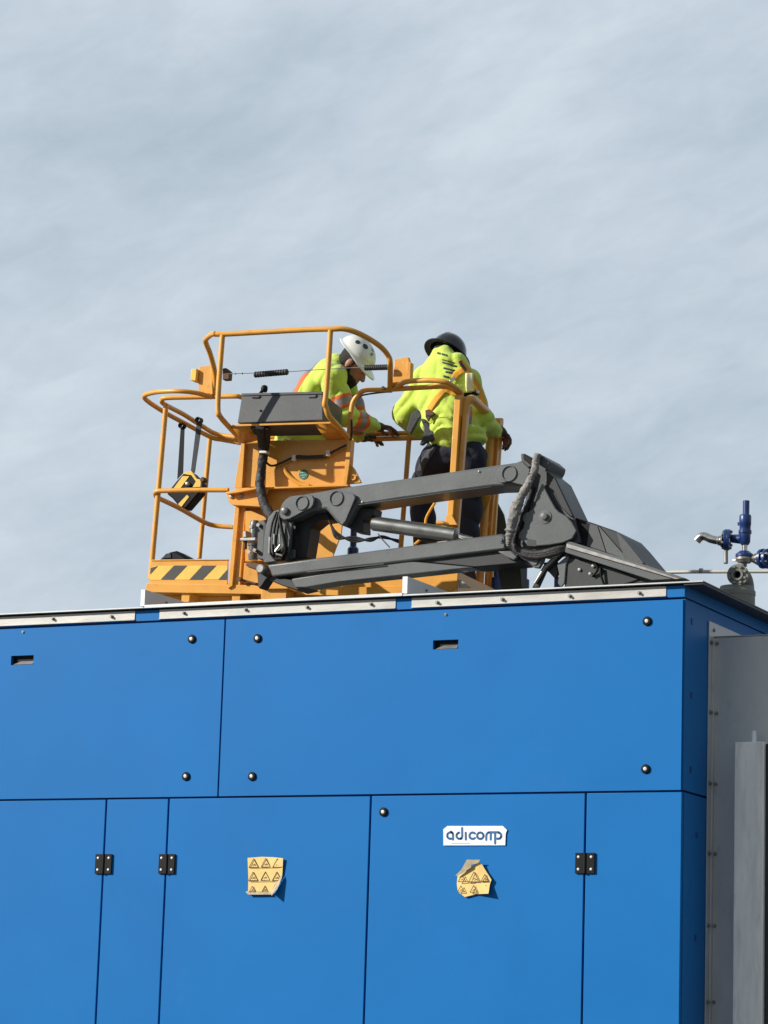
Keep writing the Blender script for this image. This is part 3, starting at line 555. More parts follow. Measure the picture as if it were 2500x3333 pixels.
# shelf with its bright front lip and side gussets
sh = MB(); sh.prism([BK(A5(*p), VS-0.01) for p in ((60, 458), (1265, 425), (1265, 448), (60, 482))], Bb*0.010)
sh.build('console_shelf', 'yellow', deck, bev=0.002)
for Q in ([BK(A5(1070, 452), VS), BK(A5(1262, 445), VS), BK(A5(1500, 640), 0.0), BK(A5(1210, 650), 0.0)], [BK(A5(10, 470), VS), BK(A5(270, 478), VS), BK(A5(400, 640), 0.0), BK(A5(180, 690), 0.0)]):
    sh = MB(); sh.add(Q, [(0, 1, 2, 3)]); o = sh.build('console_gusset', 'yellow', deck); sm_ = o.modifiers.new('thick', 'SOLIDIFY'); sm_.thickness = 0.006
# console box
ft = [BK(A5(178, 90), VS+0.07), BK(A5(1168, 68), VS+0.07), BK(A5(1175, 405), VS+0.012), BK(A5(122, 438), VS+0.012)]
bt = [BK(A5(*p), 0.0) for p in ((430, 270), (1420, 268), (1400, 590), (340, 610))]
cb_ = MB(); cb_.add(ft+bt, [(0, 1, 2, 3), (5, 4, 7, 6), (1, 0, 4, 5), (3, 2, 6, 7), (0, 3, 7, 4), (2, 1, 5, 6)]); con = cb_.build('control_console', 'box', lift, bev=0.006)
mb = MB(); mb.prism([BK(A5(*p), VS+0.060) for p in ((172, 76), (1168, 54), (1168, 84), (174, 106))], Bb*0.02); mb.build('console_lid', 'box', con, bev=0.002)
mb = MB(); mb.prism([BK(A5(*p), VS+0.055) for p in ((302, 122), (380, 122), (392, 100), (402, 104), (385, 138), (302, 134))], Bb*0.006); mb.prism([BK(A5(*p), VS+0.055) for p in ((1000, 122), (1078, 118), (1086, 92), (1098, 92), (1088, 132), (1000, 134))], Bb*0.006); mb.build('latch', 'black', con)
mb = MB(); mb.lathe(BK(A5(408, 290), VS+0.032), -Bb, [(0.009, 0), (0.007, 0.004), (0, 0.004)], 12); mb.build('lid_screw', 'black', con)
mb = MB(); mb.tube([BK(A2(960, 1130), VS+0.13), BK(A2(1010, 1060), VS+0.15), BK(A2(1045, 1000), VS+0.17)], [0.012, 0.011, 0.012], 10); mb.tube(spline([BK(A2(1040, 1070), VS+0.16), BK(A2(1045, 1020), VS+0.16), BK(A2(1050, 985), VS+0.16), BK(A2(1052, 965), VS+0.16)], 4), [0.019, 0.021, 0.022, 0.023, 0.023, 0.023, 0.022, 0.021, 0.020, 0.018, 0.015, 0.012, 0.006], 14); mb.build('joystick', 'black', con)
# brackets and trip cable with rubber grips
mb = MB(); mb.prism([BK(A1(*p), -0.02) for p in ((938, 60), (1130, 50), (1140, 480), (925, 480))], Bb*0.035); mb.prism([BK(A1(*p), -0.03) for p in ((1110, 60), (1140, 60), (1150, 490), (1110, 490))], Bb*0.05)
br = mb.build('cable_bracket', 'yellow', deck, bev=0.003)
mb = MB(); mb.prism([BK(A1(*p), -0.05) for p in ((815, 95), (905, 90), (890, 290), (800, 270))], Bb*0.08); mb.build('end_stop', 'hazy', br, bev=0.006)
mb = MB(); mb.prism([BK(A1(*p), -0.03) for p in ((1300, 90), (1350, 80), (1410, 130), (1400, 260), (1300, 265))], Bb*0.05); mb.build('cable_clamp', 'brownish', br, bev=0.004)
mb = MB(); mb.prism([BK(A3(*p), -0.02) for p in ((1160, 610), (1370, 580), (1385, 640), (1350, 945), (1165, 1000), (1120, 1040))], Bb*0.03); mb.prism([BK(A3(*p), -0.03) for p in ((1345, 640), (1412, 660), (1400, 940), (1345, 945))], Bb*0.05)
mb.build('cable_bracket', 'yellow', deck, bev=0.003)
VC = -0.06
mb = MB(); mb.tube([BK(A2(510, 790), VC), BK(A2(900, 778), VC), BK(A2(1460, 755), VC), BK(B1(250, 700), VC), BK(B1(940, 660), VC), BK(B1(1190, 650), VC), BK(A3(1100, 735), VC)], 0.0028, 8); tc_ = mb.build('trip_cable', 'cable', deck)
def grip(p, q, r_):
    mb = MB(); a_, b_ = BK(p, VC), BK(q, VC); n = 26; pts = [a_.lerp(b_, i/n) for i in range(n+1)]
    mb.tube(pts, [r_*(1.0 if i % 2 else 0.86) for i in range(n+1)], 14); mb.build('rubber_grip', 'rubber', tc_)
grip(A2(895, 805), A2(1405, 762), 0.0215); grip(A3(700, 745), A3(1075, 735), 0.020)
mb = MB(); mb.lathe(BK(A2(600, 790), VC), Ba, [(0, -.008), (0.007, 0), (0, .008)], 8); mb.lathe(BK(A2(705, 785), VC), Ba, [(0, -.008), (0.008, 0), (0, .008)], 8); mb.build('cable_crimp', 'dullsteel', tc_)
# ---- right half: entry side
P = [BK(Z3(440, 940), 0.0), BK(Z3(458, 720), 0.0), BK(B1(985, 1210), 0.0), BK(A3(640, 1110), 0.0), BK(A3(740, 1080), 0.0), BK(A3(1000, 1085), 0.0), BK(A4(200, 325), 0.0), BK(A4(600, 300), 0.0), BK(A4(800, 290), 0.0), BK(A4(905, 330), 0.03), BK(A4(960, 400), 0.10)]
mb = MB(); mb.tube(fillet(P, [0.1, 0.1, 0.12, 0.06, 0.1, 0.05, 0.05, 0.05, 0.04], 6), RT*1.02, 12); mb.build('top_rail', 'yellow', deck)
P = [BK(A4(190, 305), -0.01), BK(A4(240, 270), -0.03), BK(A4(330, 232), -0.06), BK(A4(600, 218), -0.09), BK(A4(780, 240), -0.08), BK(A4(900, 300), -0.02), BK(A4(975, 360), 0.06), BK(A4(985, 430), 0.08)]
mb = MB(); mb.tube(spline(P, 6), RT*1.05, 12); mb.build('top_rail', 'yellow', deck)
mb = MB(); mb.lathe(BK(A3(995, 1060), -0.02), -Bb, [(0, -0.02), (0.011, -0.02), (0.011, 0.02), (0, 0.02)], 6); mb.build('bolt', 'dullsteel', deck)
mb = MB(); mb.tube(spline([BK(A3(*p), 0.03) for p in ((560, 1260), (640, 1180), (760, 1150), (1000, 1120), (1120, 1115))], 6), 0.006, 8); mb.build('cable', 'rubber', deck)
# tall double gate post: down to the deck
def vpost(z, pt, pb, v0, v1, w, name='gate_post', par=None, ext=None):
    a_, b_ = BK(z(*pt), v0), BK(z(*pb), v0); ua, _, wa = toB(a_); ub, _, wb = toB(b_); 
    if ext is not None: ub = ub+(ub-ua)/(wb-wa)*(ext-wb); wb = ext
    mb = MB(); A_ = LB(ua, v0, wa); B_ = LB(ub, v0, wb); mb.prism([A_, LB(ua+w, v0, wa), LB(ub+w, v0, wb), B_], Bb*(v1-v0)); return mb.build(name, 'yellow', par or deck, bev=0.004)
vpost(A4, (905, 400), (855, 1180), 0.02, 0.06, 0.042, ext=0.0)
vpost(A4, (968, 395), (925, 1180), 0.05, 0.11, 0.016, ext=0.0)
vpost(A4, (1000, 640), (950, 1270), 0.05, 0.09, 0.030, ext=0.0)
q = BK(A4(1055, 700), 0.09); ux = toB(q)[0]
legf = BK(A4(1010, 900), 0.10); uf, _, wf = toB(legf)
P = [LB(uf-0.015, 0.10, 0.0), BK(A4(1020, 700), 0.10), BK(A4(1035, 500), 0.10), BK(A4(1110, 435), 0.13), BK(A4(1350, 655), 0.66), BK(A4(1345, 900), 0.74)]
ub_, _, wb_ = toB(P[-1]); P.append(LB(ub_-0.005, 0.74, 0.0))
mb = MB(); mb.tube(fillet(P, [0.1, 0.07, 0.06, 0.12, 0.1], 8), 0.029, 14); mb.build('gate_hoop', 'yellow', deck)
vpost(A4, (1395, 680), (1360, 1230), 0.80, 0.83, 0.055, 'gate_channel', ext=0.0); vpost(A4, (1445, 690), (1400, 1230), 0.76, 0.83, 0.012, 'gate_channel', ext=0.0)
mb = MB(); mb.prism([BK(A7(*p), 0.60) for p in ((990, 270), (1060, 210), (1280, 200), (1200, 420))], Bb*0.01); mb.build('gusset', 'yellow', deck, bev=0.002)
mb = MB(); mb.tube([BK(A7(610, 535), 0.0), BK(A7(690, 540), 0.0), BK(A7(760, 560), 0.02)], [0.015, 0.016, 0.012], 10); mb.prism([BK(A7(*p), 0.01) for p in ((720, 440), (790, 430), (860, 560), (720, 560))], Bb*0.02); mb.build('gate_latch', 'yellow', deck, bev=0.002)
ch = MB()
for i in range(16):
    t = i/15; p = BK((A4(1447, 760)[0]*(1-t)+A7(1290, 640)[0]*t, A4(1447, 960)[1]*(1-t)+A7(1290, 640)[1]*t), 0.79); ch.lathe(p, Ba, [(0, -.006), (0.008, 0), (0, .006)], 6)
ch.build('gate_chain', 'brownish', deck)
mb = MB(); mb.prism([BK(A7(*p), 0.015) for p in ((870, 1240), (900, 1235), (1040, 1335), (880, 1335))], Bb*0.004); mb.build('data_plate', 'galv', deck)
# hoses under the console
def hose(z_pts, r_, name='hose', m='rubber', par=None, n=6, wob=0): mb = MB(); mb.tube(spline([BK(p, v) for p, v in z_pts], n), r_, 12, wob=wob); return mb.build(name, m, par or lift)
hose([(A5(400, 490), -0.22), (A5(425, 640), -0.12), (A5(440, 800), -0.06), (A5(420, 1000), -0.05), (A5(400, 1200), -0.07), (A5(425, 1330), -0.1), (A6(660, 330), -0.16), (A6(730, 450), -0.26), (A6(800, 560), -0.34)], 0.030, 'hose_bundle', wob=0.13, n=9)
hose([(A5(480, 490), -0.2), (A5(490, 640), -0.10), (A5(465, 800), -0.05), (A5(455, 900), -0.05)], 0.021, 'hose')
hose([(A5(330, 490), -0.2), (A5(395, 600), -0.10), (A5(410, 700), -0.05), (A5(415, 900), -0.05)], 0.014, 'hose')
hose([(A5(455, 880), -0.04), (A5(500, 945), -0.02), (A5(560, 965), 0.0), (A5(660, 930), 0.0), (A5(790, 870), 0.0)], 0.0075, 'cable')
hose([(A5(850, 855), 0.0), (A5(1000, 860), 0.0), (A5(1210, 850), 0.0)], 0.0125, 'cable_sleeve')
hose([(A5(1240, 820), 0.0), (A5(1400, 740), 0.0), (A5(1500, 680), -0.02), (A5(1525, 560), -0.03), (A5(1525, 400), -0.02)], 0.0075, 'cable')
for p in ((822, 870), (1240, 812)): mb = MB(); c = BK(A5(*p), 0.0); mb.frame(c, Ba, Bb, Bc, (-0.013, 0.013), (-0.016, 0.016), (-0.02, 0.02)); mb.build('cable_tie', 'rope', lift, bev=0.005)
mb = MB(); c = BK(A5(460, 805), -0.07); mb.frame(c, Ba, Bb, Bc, (-0.028, 0.026), (-0.03, 0.02), (-0.008, 0.008)); mb.build('cable_tie', 'rope', lift, bev=0.003)
# ---- jib: upper arm, lower arm, cylinder, brackets.  YJ is the plane of its near faces
YJ = 0.34
def plate(z, pts, y, t, name, m='grey', par=None, bev=0.006):
    mb = MB(); mb.prism([PY(z(*p) if z else p, y) for p in pts], (0, t, 0)); return mb.build(name, m, par or lift, bev=bev)
arm = plate(None, [(916, 1665), (925, 1636), (945, 1616), (1100, 1589), (1300, 1560), (1696, 1502), (1722, 1530), (1716, 1580), (1600, 1583), (1300, 1624), (1160, 1646), (1130, 1700), (1112, 1712), (1095, 1698), (1060, 1656), (1010, 1664), (965, 1686), (925, 1696), (912, 1685)], YJ, 0.23, 'upper_arm', bev=0.014)
plate(A6, [(870, 470), (878, 400), (905, 330), (950, 275), (1010, 232), (1090, 218), (1260, 200), (1310, 215), (1335, 270), (1325, 340), (1290, 390), (1180, 440), (1090, 490), (1000, 535), (930, 545), (885, 520)], YJ-0.036, 0.020, 'link_plate', par=arm, bev=0.004)
plate(Z4, [(-40, 480), (60, 470), (120, 490), (135, 520), (60, 700), (30, 735), (5, 700), (-60, 610), (-90, 540)], YJ-0.026, 0.014, 'link_plate', par=arm, bev=0.004)
plate(A8, [(60, 400), (110, 330), (250, 310), (400, 245), (520, 360), (470, 590), (350, 560), (240, 530), (120, 550), (70, 500)], YJ-0.026, 0.014, 'link_plate', par=arm, bev=0.004)
def ring(p, y, r_, name='pin_cap', par=None, w=0.008, ax=(0, -1, 0)):
    c = PY(p, y); mb = MB(); mb.lathe(c, ax, [(r_, 0), (r_, 0.004), (r_-w*0.4, 0.009), (r_-w, 0.009), (r_-w*1.2, 0.001), (r_*0.2, 0.001), (0, 0.001)], 28); return mb.build(name, 'grey', par or lift)
ring(A6(1175, 320), YJ-0.0355, 0.048, par=arm); ring(A6(1640, 255), YJ-0.0255, 0.050, par=arm); ring(A8(240, 420), YJ-0.0255, 0.052, par=arm)
mb = MB(); mb.lathe(PY(A6(950, 430), YJ-0.034), (0, -1, 0), [(0.024, 0), (0.024, 0.018), (0.018, 0.022), (0, 0.022)], 20); mb.build('pin', 'grey', arm)
larm = plate(None, [(868, 1838), (1100, 1807), (1630, 1737), (1645, 1745), (1645, 1788), (1260, 1834), (1100, 1851), (885, 1877)], YJ, 0.20, 'lower_arm', bev=0.012)
plate(None, [(948, 1884), (1100, 1860), (1260, 1836), (1330, 1826), (1540, 1846), (1400, 1862), (1100, 1894), (995, 1912), (960, 1912)], YJ+0.015, 0.13, 'lower_link', par=lift)
plate(None, [(1330, 1824), (1642, 1789), (1695, 1815), (1700, 1832), (1545, 1846)], YJ+0.03, 0.18, 'lower_link_cover', 'greyk')
plate(None, [(862, 1866), (905, 1878), (948, 1886), (1005, 1912), (965, 1921), (915, 1905), (880, 1890)], YJ+0.03, 0.16, 'lower_link_cover', 'greyk')
mb = MB(); mb.lathe(PY(A6(605, 1205), YJ-0.03), (0, 1, 0), [(0, 0), (0.022, 0), (0.030, 0.006), (0.030, 0.05), (0, 0.05)], 18); mb.build('pivot_pin', 'dullsteel', larm)
mb = MB(); mb.lathe(PY(A7(1405, 745), YJ-0.0005), (0, -1, 0), [(0.019, 0), (0.019, 0.006), (0.012, 0.006), (0.010, 0.013), (0, 0.013)], 22); mb.build('pivot_pin', 'grey', larm)
plate(A6, [(570, 1290), (640, 1260), (760, 1300), (690, 1350), (640, 1430), (600, 1480), (575, 1440)], YJ+0.02, 0.1, 'pivot_bracket', 'greyk')
plate(A6, [(400, 1150), (450, 1120), (600, 1130), (600, 1250), (550, 1220), (450, 1190)], YJ+0.06, 0.25, 'pivot_bracket', 'brownish')
# rotator and knuckle
knu = plate(A6, [(715, 520), (790, 430), (870, 400), (885, 560), (960, 600), (1010, 800), (985, 1000), (950, 1095), (660, 1130), (640, 1060), (660, 800), (690, 600)], YJ+0.05, 0.15, 'knuckle')
plate(A6, [(950, 590), (1045, 560), (1010, 840), (975, 1000), (985, 780)], YJ+0.01, 0.03, 'knuckle_rib', par=knu)
plate(A6, [(1040, 590), (1100, 480), (1260, 420), (1500, 400), (1550, 540), (1400, 560), (1290, 650), (1225, 1060), (960, 1095), (1000, 800)], YJ+0.09, 0.14, 'jib_post', 'greyk')
plate(A6, [(1000, 945), (1080, 945), (1080, 1060), (960, 1090)], YJ+0.075, 0.012, 'jib_post_plate')
rot = MB(); c0 = BK(A6(515, 1090), -0.16); c1 = BK(A6(540, 560), -0.16); a_ = (c1-c0); h_ = a_.length
rot.lathe(c0, a_, [(0, 0), (0.030, 0), (0.034, 0.02), (0.034, h_*0.35), (0.040, h_*0.36), (0.040, h_*0.42), (0.034, h_*0.43), (0.034, h_*0.9), (0.026, h_), (0, h_)], 22); rt = rot.build('rotator', 'grey', lift)
plate(A6, [(580, 560), (690, 540), (670, 1090), (560, 1070)], 0.68, 0.07, 'rotator_flange', 'box', rt); plate(A6, [(650, 540), (705, 600), (690, 1080), (640, 1090)], 0.55, 0.14, 'rotator_flange', 'greyk', rt)
mb = MB()
for p in ((495, 640), (465, 985), (590, 620), (540, 960)): q = PY(A6(*p), 0.66); mb.lathe(q, (0, -1, 0), [(0, -.02), (0.013, -.02), (0.013, 0.012), (0, 0.012)], 6)
mb.build('rotator_bolt', 'bright', rt)
mb = MB(); mb.prism([PY(A6(*p), 0.70) for p in ((330, 795), (545, 780), (545, 825), (345, 830))], (0, 0.10, 0)); mb.prism([PY(A6(*p), 0.72) for p in ((375, 710), (415, 690), (420, 780), (375, 785))], (0, 0.08, 0)); mb.build('limit_switch', 'dullsteel', rt, bev=0.003)
mb = MB(); mb.lathe(PY(A6(405, 880), 0.73), (0, 0, 1), [(0, -0.03), (0.014, -0.03), (0.014, 0.03), (0, 0.03)], 10); mb.build('sensor', 'brownish', rt)
def hoseY(pts, r_, name='hose', m='rubber', wob=0, n=6, par=None): mb = MB(); mb.tube(spline([PY(p, y) for p, y in pts], n), r_, 12, wob=wob); return mb.build(name, m, par or lift)
for dx, r_, m_ in ((0, 0.008, 'rubber'), (45, 0.008, 'black'), (85, 0.009, 'rubber')):
    hoseY([(A6(830+dx*0.6, 440), YJ+0.0), (A6(770+dx, 600), YJ-0.01), (A6(740+dx, 820), YJ-0.02), (A6(745+dx, 980), YJ-0.02), (A6(800+dx*0.5, 1070), YJ)], r_, 'hose', m_)
hoseY([(A6(870, 520), YJ-0.02), (A6(900, 680), YJ-0.03), (A6(940, 850), YJ-0.03), (A6(950, 980), YJ-0.02), (A6(880, 1060), YJ)], 0.011, 'hose', 'black')
mb = MB()
for a_, b_ in (((740, 780), (730, 1000)), ((800, 740), (790, 880)), ((870, 740), (880, 860)), ((815, 975), (880, 890)), ((825, 1010), (900, 1030))): mb.tube([PY(A6(*a_), YJ-0.035), PY(A6(*b_), YJ-0.035)], 0.0075, 10)
mb.build('hose_fitting', 'bright', lift)
plate(A6, [(780, 1040), (850, 960), (940, 880), (960, 960), (900, 1090), (790, 1095)], YJ-0.01, 0.04, 'manifold', 'black')
for pts in ([(1150, 1646), (1300, 1626), (1450, 1604), (1600, 1585)], [(1000, 1862), (1100, 1852), (1250, 1835)]):
    mb = MB(); mb.tube([PY(p, YJ-0.001) for p in pts], 0.004, 6, wob=0.3); mb.build('weld_bead', 'grey', lift)
for p in ((1180, 1635), (1560, 1535)):
    mb = MB(); mb.lathe(PY(p, YJ-0.0005), (0, -1, 0), [(0.006, 0), (0.006, 0.006), (0, 0.008)], 10); mb.build('grease_nipple', 'dullsteel', arm)
# lift cylinder
c0, c1 = PY(A7(-180, 540), YJ+0.10), PY(A7(870, 688), YJ+0.10)
mb = MB(); mb.tube([c0, c0.lerp(c1, 0.02), c0.lerp(c1, 0.6), c1.lerp(c0, 0.02), c1], [0.036, 0.046, 0.046, 0.043, 0.024], 26); cyl = mb.build('hydraulic_cylinder', 'chrome', lift)
plate(A7, [(290, 600), (840, 690), (900, 650), (910, 720), (480, 775), (330, 720)], YJ+0.13, 0.03, 'cylinder_guard', 'greyk', cyl)
plate(Z4, [(0, 700), (60, 590), (280, 600), (270, 660), (190, 700), (190, 790), (120, 780)], YJ+0.06, 0.12, 'cylinder_clevis', 'greyk', cyl)
mb = MB(); mb.tube([PY(A7(880, 690), YJ+0.1), PY(A7(930, 715), YJ+0.1), PY(A7(1040, 730), YJ+0.1)], [0.016, 0.02, 0.012], 12); mb.build('cylinder_eye', 'bright', cyl)
for k in range(3): hoseY([(Z4(-70+k*8, 700+k*12), YJ+0.02), (Z4(-10, 790+k*22), YJ), (Z4(120, 860-k*18), YJ), (Z4(250, 835+k*10), YJ), (Z4(340, 830-k*6), YJ+0.03), (Z4(470, 850+k*8), YJ+0.08)], 0.007, 'hose', 'black')
hoseY([(Z4(310, 800), YJ), (Z4(340, 840), YJ), (Z4(400, 905), YJ)], 0.004, 'cable', 'brownish')
# elbow
elb = plate(A8, [(680, 550), (720, 620), (780, 740), (860, 885), (905, 935), (1000, 985), (1080, 1070), (1150, 1190), (1090, 1300), (960, 1355), (780, 1385), (600, 1400), (480, 1390), (440, 1340), (360, 1290), (370, 1220), (430, 1150), (440, 1090), (410, 1010), (440, 960), (530, 915), (585, 840), (610, 700)], YJ-0.02, 0.02, 'elbow_plate')
mb = MB(); mb.lathe(PY(A8(722, 1005), YJ-0.021), (0, -1, 0), [(0.042, 0), (0.042, 0.003), (0.022, 0.004), (0.020, 0.020), (0.010, 0.022), (0, 0.022)], 24); mb.build('pivot_bolt', 'grey', elb)
plate(A8, [(480, 1395), (600, 1402), (600, 1320), (480, 1300)], YJ-0.021, 0.0008, 'dark_patch', 'greyd', elb, bev=0)  # thin darker patch at the lower corner of the elbow plate
elc = plate(A8, [(390, 150), (445, 150), (545, 205), (620, 140), (700, 180), (785, 255), (770, 320), (735, 380), (860, 480), (1110, 1010), (1200, 1350), (960, 1420), (560, 1480), (300, 1440), (330, 1250), (420, 1000), (520, 760), (560, 600), (540, 420), (520, 370), (400, 240)], YJ+0.02, 0.26, 'elbow_casting', 'greym')
plate(A8, [(735, 390), (860, 480), (1110, 1005), (1060, 1000), (930, 870), (830, 650), (740, 590)], YJ-0.004, 0.024, 'elbow_web', 'greyk', elc)
plate(A8, [(640, 150), (785, 255), (745, 365), (640, 300)], YJ-0.03, 0.05, 'hose_clamp', 'box', elc); plate(A8, [(425, 165), (440, 155), (540, 215), (550, 320), (430, 230)], YJ+0.01, 0.012, 'hose_clamp', 'black', elc)
boom = plate(Z5, [(480, 425), (500, 430), (630, 472), (750, 515), (800, 568), (910, 700), (960, 745), (1160, 797), (1120, 830), (470, 830), (450, 640), (440, 560)], YJ+0.06, 0.42, 'main_boom', 'greyd')
plate(Z5, [(505, 435), (590, 470), (565, 600), (520, 590)], YJ+0.052, 0.0075, 'boom_rib', 'black', boom, bev=0)
plate(Z5, [(640, 480), (690, 640), (800, 680), (790, 650)], YJ+0.050, 0.0095, 'boom_rib', 'grey', boom, bev=0.001)
plate(Z5, [(590, 472), (635, 482), (685, 640), (570, 600)], YJ+0.051, 0.0085, 'boom_rib', 'box', boom, bev=0.001)
plate(Z5, [(750, 515), (800, 568), (912, 705), (900, 712), (800, 680), (770, 600)], YJ+0.051, 0.0085, 'boom_rib', 'box', boom, bev=0.001)
mb = MB(); P = [PY(Z5(*p), YJ-0.01) for p in ((450, 575), (480, 578), (910, 712), (1165, 797), (960, 808), (440, 640))]; mb.prism(P, (0, 0.08, 0)); lb = mb.build('boom_ledge', 'grey', boom, bev=0.003)
mb = MB(); P = [PY(Z5(*p), YJ-0.022) for p in ((452, 590), (470, 592), (905, 725), (1130, 800), (1100, 802), (900, 742), (448, 612))]; mb.prism(P, (0, 0.011, 0)); mb.build('ledge_lip', 'dullsteel', lb, bev=0.002)
# far part of the main boom going down behind the enclosure to its turret and chassis
mb = MB(); mb.bar((-0.50, 0.70, 4.425), (-0.85, 3.1, 4.46), 0.24, 0.09); mb.build('main_boom_tail', 'greyd', lift, bev=0.02)
mb = MB(); mb.bar((-0.85, 3.05, 4.53), (-1.0, 5.4, 1.7), 0.32, 0.34); mb.build('riser_boom', 'greyd', lift, bev=0.02)
mb = MB(); mb.box((-2.0, 0.4), (4.6, 6.0), (0.9, 1.8)); mb.build('turret', 'yellow', lift, bev=0.06)
mb = MB(); mb.box((-2.4, 0.8), (4.5, 6.1), (0.45, 0.88)); chs = mb.build('chassis', 'greyd', lift, bev=0.04)
for x in (-1.9, 0.3):
    for y in (4.35, 5.95): mb = MB(); mb.lathe((x, y, 0.42), (0, 1, 0), [(0, 0), (0.22, 0), (0.38, 0.0), (0.42, 0.05), (0.42, 0.25), (0.38, 0.3), (0, 0.3)], 28); mb.build('wheel', 'rubber', chs)
# grey fabric sleeve over the hoses at the elbow
slv = []; rs = []
for (x, y, w) in ((625, 150, 46), (600, 250, 48), (590, 340, 46), (560, 430, 44), (525, 500, 42), (490, 580, 50), (440, 660, 62), (390, 740, 60), (355, 830, 68), (318, 930, 76), (285, 1050, 74), (262, 1160, 66), (243, 1260, 54), (232, 1340, 38), (228, 1400, 22)):
    slv.append(PY(A8(x, y), YJ-0.055)); rs.append(w/4.1475/545*1.05)
S_ = spline(slv, 6); R_ = []
for i in range(len(rs)-1): R_ += [rs[i]*(1-k/6)+rs[i+1]*k/6 for k in range(6)]
R_ += [rs[-1]]; random.seed(4); R_ = [r_*(1.02+(0.30*noise.noise(Vector((i*0.55, 3.3, 0)))+0.10*noise.noise(Vector((i*1.7, 9.1, 0))))) for i, r_ in enumerate(R_)]
mb = MB(); mb.tube(S_, R_, 16, wob=0.10); mb.build('hose_sleeve', 'sleeve', lift)
for k, (o_, r_) in enumerate(((0, 0.020), (25, 0.018), (50, 0.016))): hoseY([(A8(560-o_, 600+o_), YJ+0.02), (A8(480, 860+o_), YJ+0.02), (A8(380, 1100+o_), YJ+0.02), (A8(300, 1350+o_), YJ+0.01), (A8(380, 1450+o_*0.9), YJ), (A8(600, 1500+o_), YJ), (A8(850, 1450+o_), YJ), (A8(1000, 1400+o_), YJ+0.02)], r_, 'hose', 'rubber', wob=0.05)
plate(A8, [(80, 1470), (260, 1460), (350, 1545), (300, 1590), (180, 1540)], YJ-0.004, 0.03, 'elbow_tab', 'grey'); plate(A8, [(300, 1440), (720, 1500), (700, 1600), (640, 1700), (570, 1690), (480, 1600), (350, 1540)], YJ+0.03, 0.03, 'elbow_gusset', 'grey')
mb = MB(); mb.lathe(PY(A8(580, 1600), YJ+0.029), (0, -1, 0), [(0.026, 0), (0.026, 0.006), (0.018, 0.006), (0, 0.004)], 20); mb.build('elbow_boss', 'grey', elb)
plate(A8, [(60, 1600), (380, 1600), (400, 1960), (120, 1980)], YJ+0.30, 0.10, 'hose_duct', 'olive')
plate(A8, [(540, 1960), (620, 1820), (700, 1690), (960, 1440), (1010, 1490), (740, 1740), (640, 1960)], YJ+0.08, 0.02, 'strut', 'rubber'); 
mb = MB(); mb.tube([PY(A8(590, 1900), YJ+0.07), PY(A8(720, 1690), YJ+0.07), PY(A8(980, 1440), YJ+0.07)], [0.010, 0.014, 0.014], 12); mb.build('strut_rod', 'dullsteel', lift)
plate(A8, [(880, 1640), (1000, 1540), (1060, 1520), (1010, 1650), (990, 1900), (940, 1960), (890, 1900), (910, 1780)], YJ+0.04, 0.012, 'boom_leg', 'grey'); plate(A8, [(700, 1620), (880, 1600), (900, 1760), (860, 1850), (780, 1760), (700, 1700)], YJ+0.10, 0.03, 'boom_leg', 'greyd')
plate(A8, [(1020, 1540), (1659, 1700), (2000, 1850), (1659, 1960), (980, 1960), (1000, 1700)], YJ+0.05, 0.03, 'boom_cheek', 'greyd')
for p in ((1190, 1720), (1335, 1775), (1375, 1670)): mb = MB(); mb.lathe(PY(A8(*p), YJ+0.049), (0, -1, 0), [(0.012, 0), (0.010, 0.008), (0, 0.009)], 12); mb.build('cheek_bolt', 'bright', lift)
hoseY([(A8(1200, 1560), YJ+0.03), (A8(1390, 1640), YJ+0.03), (A8(1430, 1720), YJ+0.03), (A8(1360, 1810), YJ+0.04)], 0.008, 'hose', 'black'); hoseY([(A8(1470, 1690), YJ+0.03), (A8(1480, 1800), YJ+0.03), (A8(1530, 1950), YJ+0.04)], 0.007, 'hose', 'black')
# curved dark guard seen behind the gate channel
P = [BK(A7(*p), 0.95) for p in ((1310, 210), (1370, 320), (1430, 430), (1455, 560), (1455, 760), (1280, 760))]
mb = MB(); mb.prism(P, Bb*0.02); mb.build('rear_guard', 'olive', deck, bev=0.004)

# ================================================================= THINGS IN THE PLATFORM
rc = thing('remote_control', 'black and yellow remote control box hanging by two straps from the left rail', 'control box', BK(B5(520, 700), 0.42))
VV = 0.42
mb = MB(); mb.prism([BK(B5(*p), VV) for p in ((230, 700), (400, 480), (530, 340), (660, 300), (720, 360), (860, 500), (820, 690), (570, 980), (430, 900), (330, 780))], Bb*0.10); rb = mb.build('housing', 'black', rc, bev=0.01)
mb = MB(); mb.prism([BK(B5(*p), VV-0.004) for p in ((520, 385), (645, 385), (470, 625), (350, 615))], Bb*0.003)
mb.prism([BK(B5(*p), VV-0.004) for p in ((600, 720), (640, 760), (500, 940), (440, 890))], Bb*0.003)
mb.prism([BK(B5(*p), VV-0.010) for p in ((640, 300), (680, 290), (770, 430), (860, 450), (840, 580), (700, 585), (760, 480), (680, 370), (540, 345), (540, 325))], Bb*0.02); mb.build('yellow_guard', 'hazy', rb, bev=0.002)
mb = MB(); mb.lathe(BK(B5(895, 455), VV-0.01), -Bb, [(0, -0.03), (0.018, -0.03), (0.020, 0.01), (0.012, 0.018), (0, 0.018)], 16); mb.build('stop_button', 'brownish', rb)
mb = MB(); mb.lathe(BK(B5(620, 530), VV-0.002), -Bb, [(0.018, 0), (0.012, 0.02), (0, 0.022)], 14); mb.build('joystick', 'dullsteel', rb)
mb = MB(); mb.prism([BK(B5(*p), VV+0.02) for p in ((640, 740), (740, 690), (820, 690), (580, 985), (530, 960))], Bb*0.06); mb.build('side_panel', 'box', rb, bev=0.004)
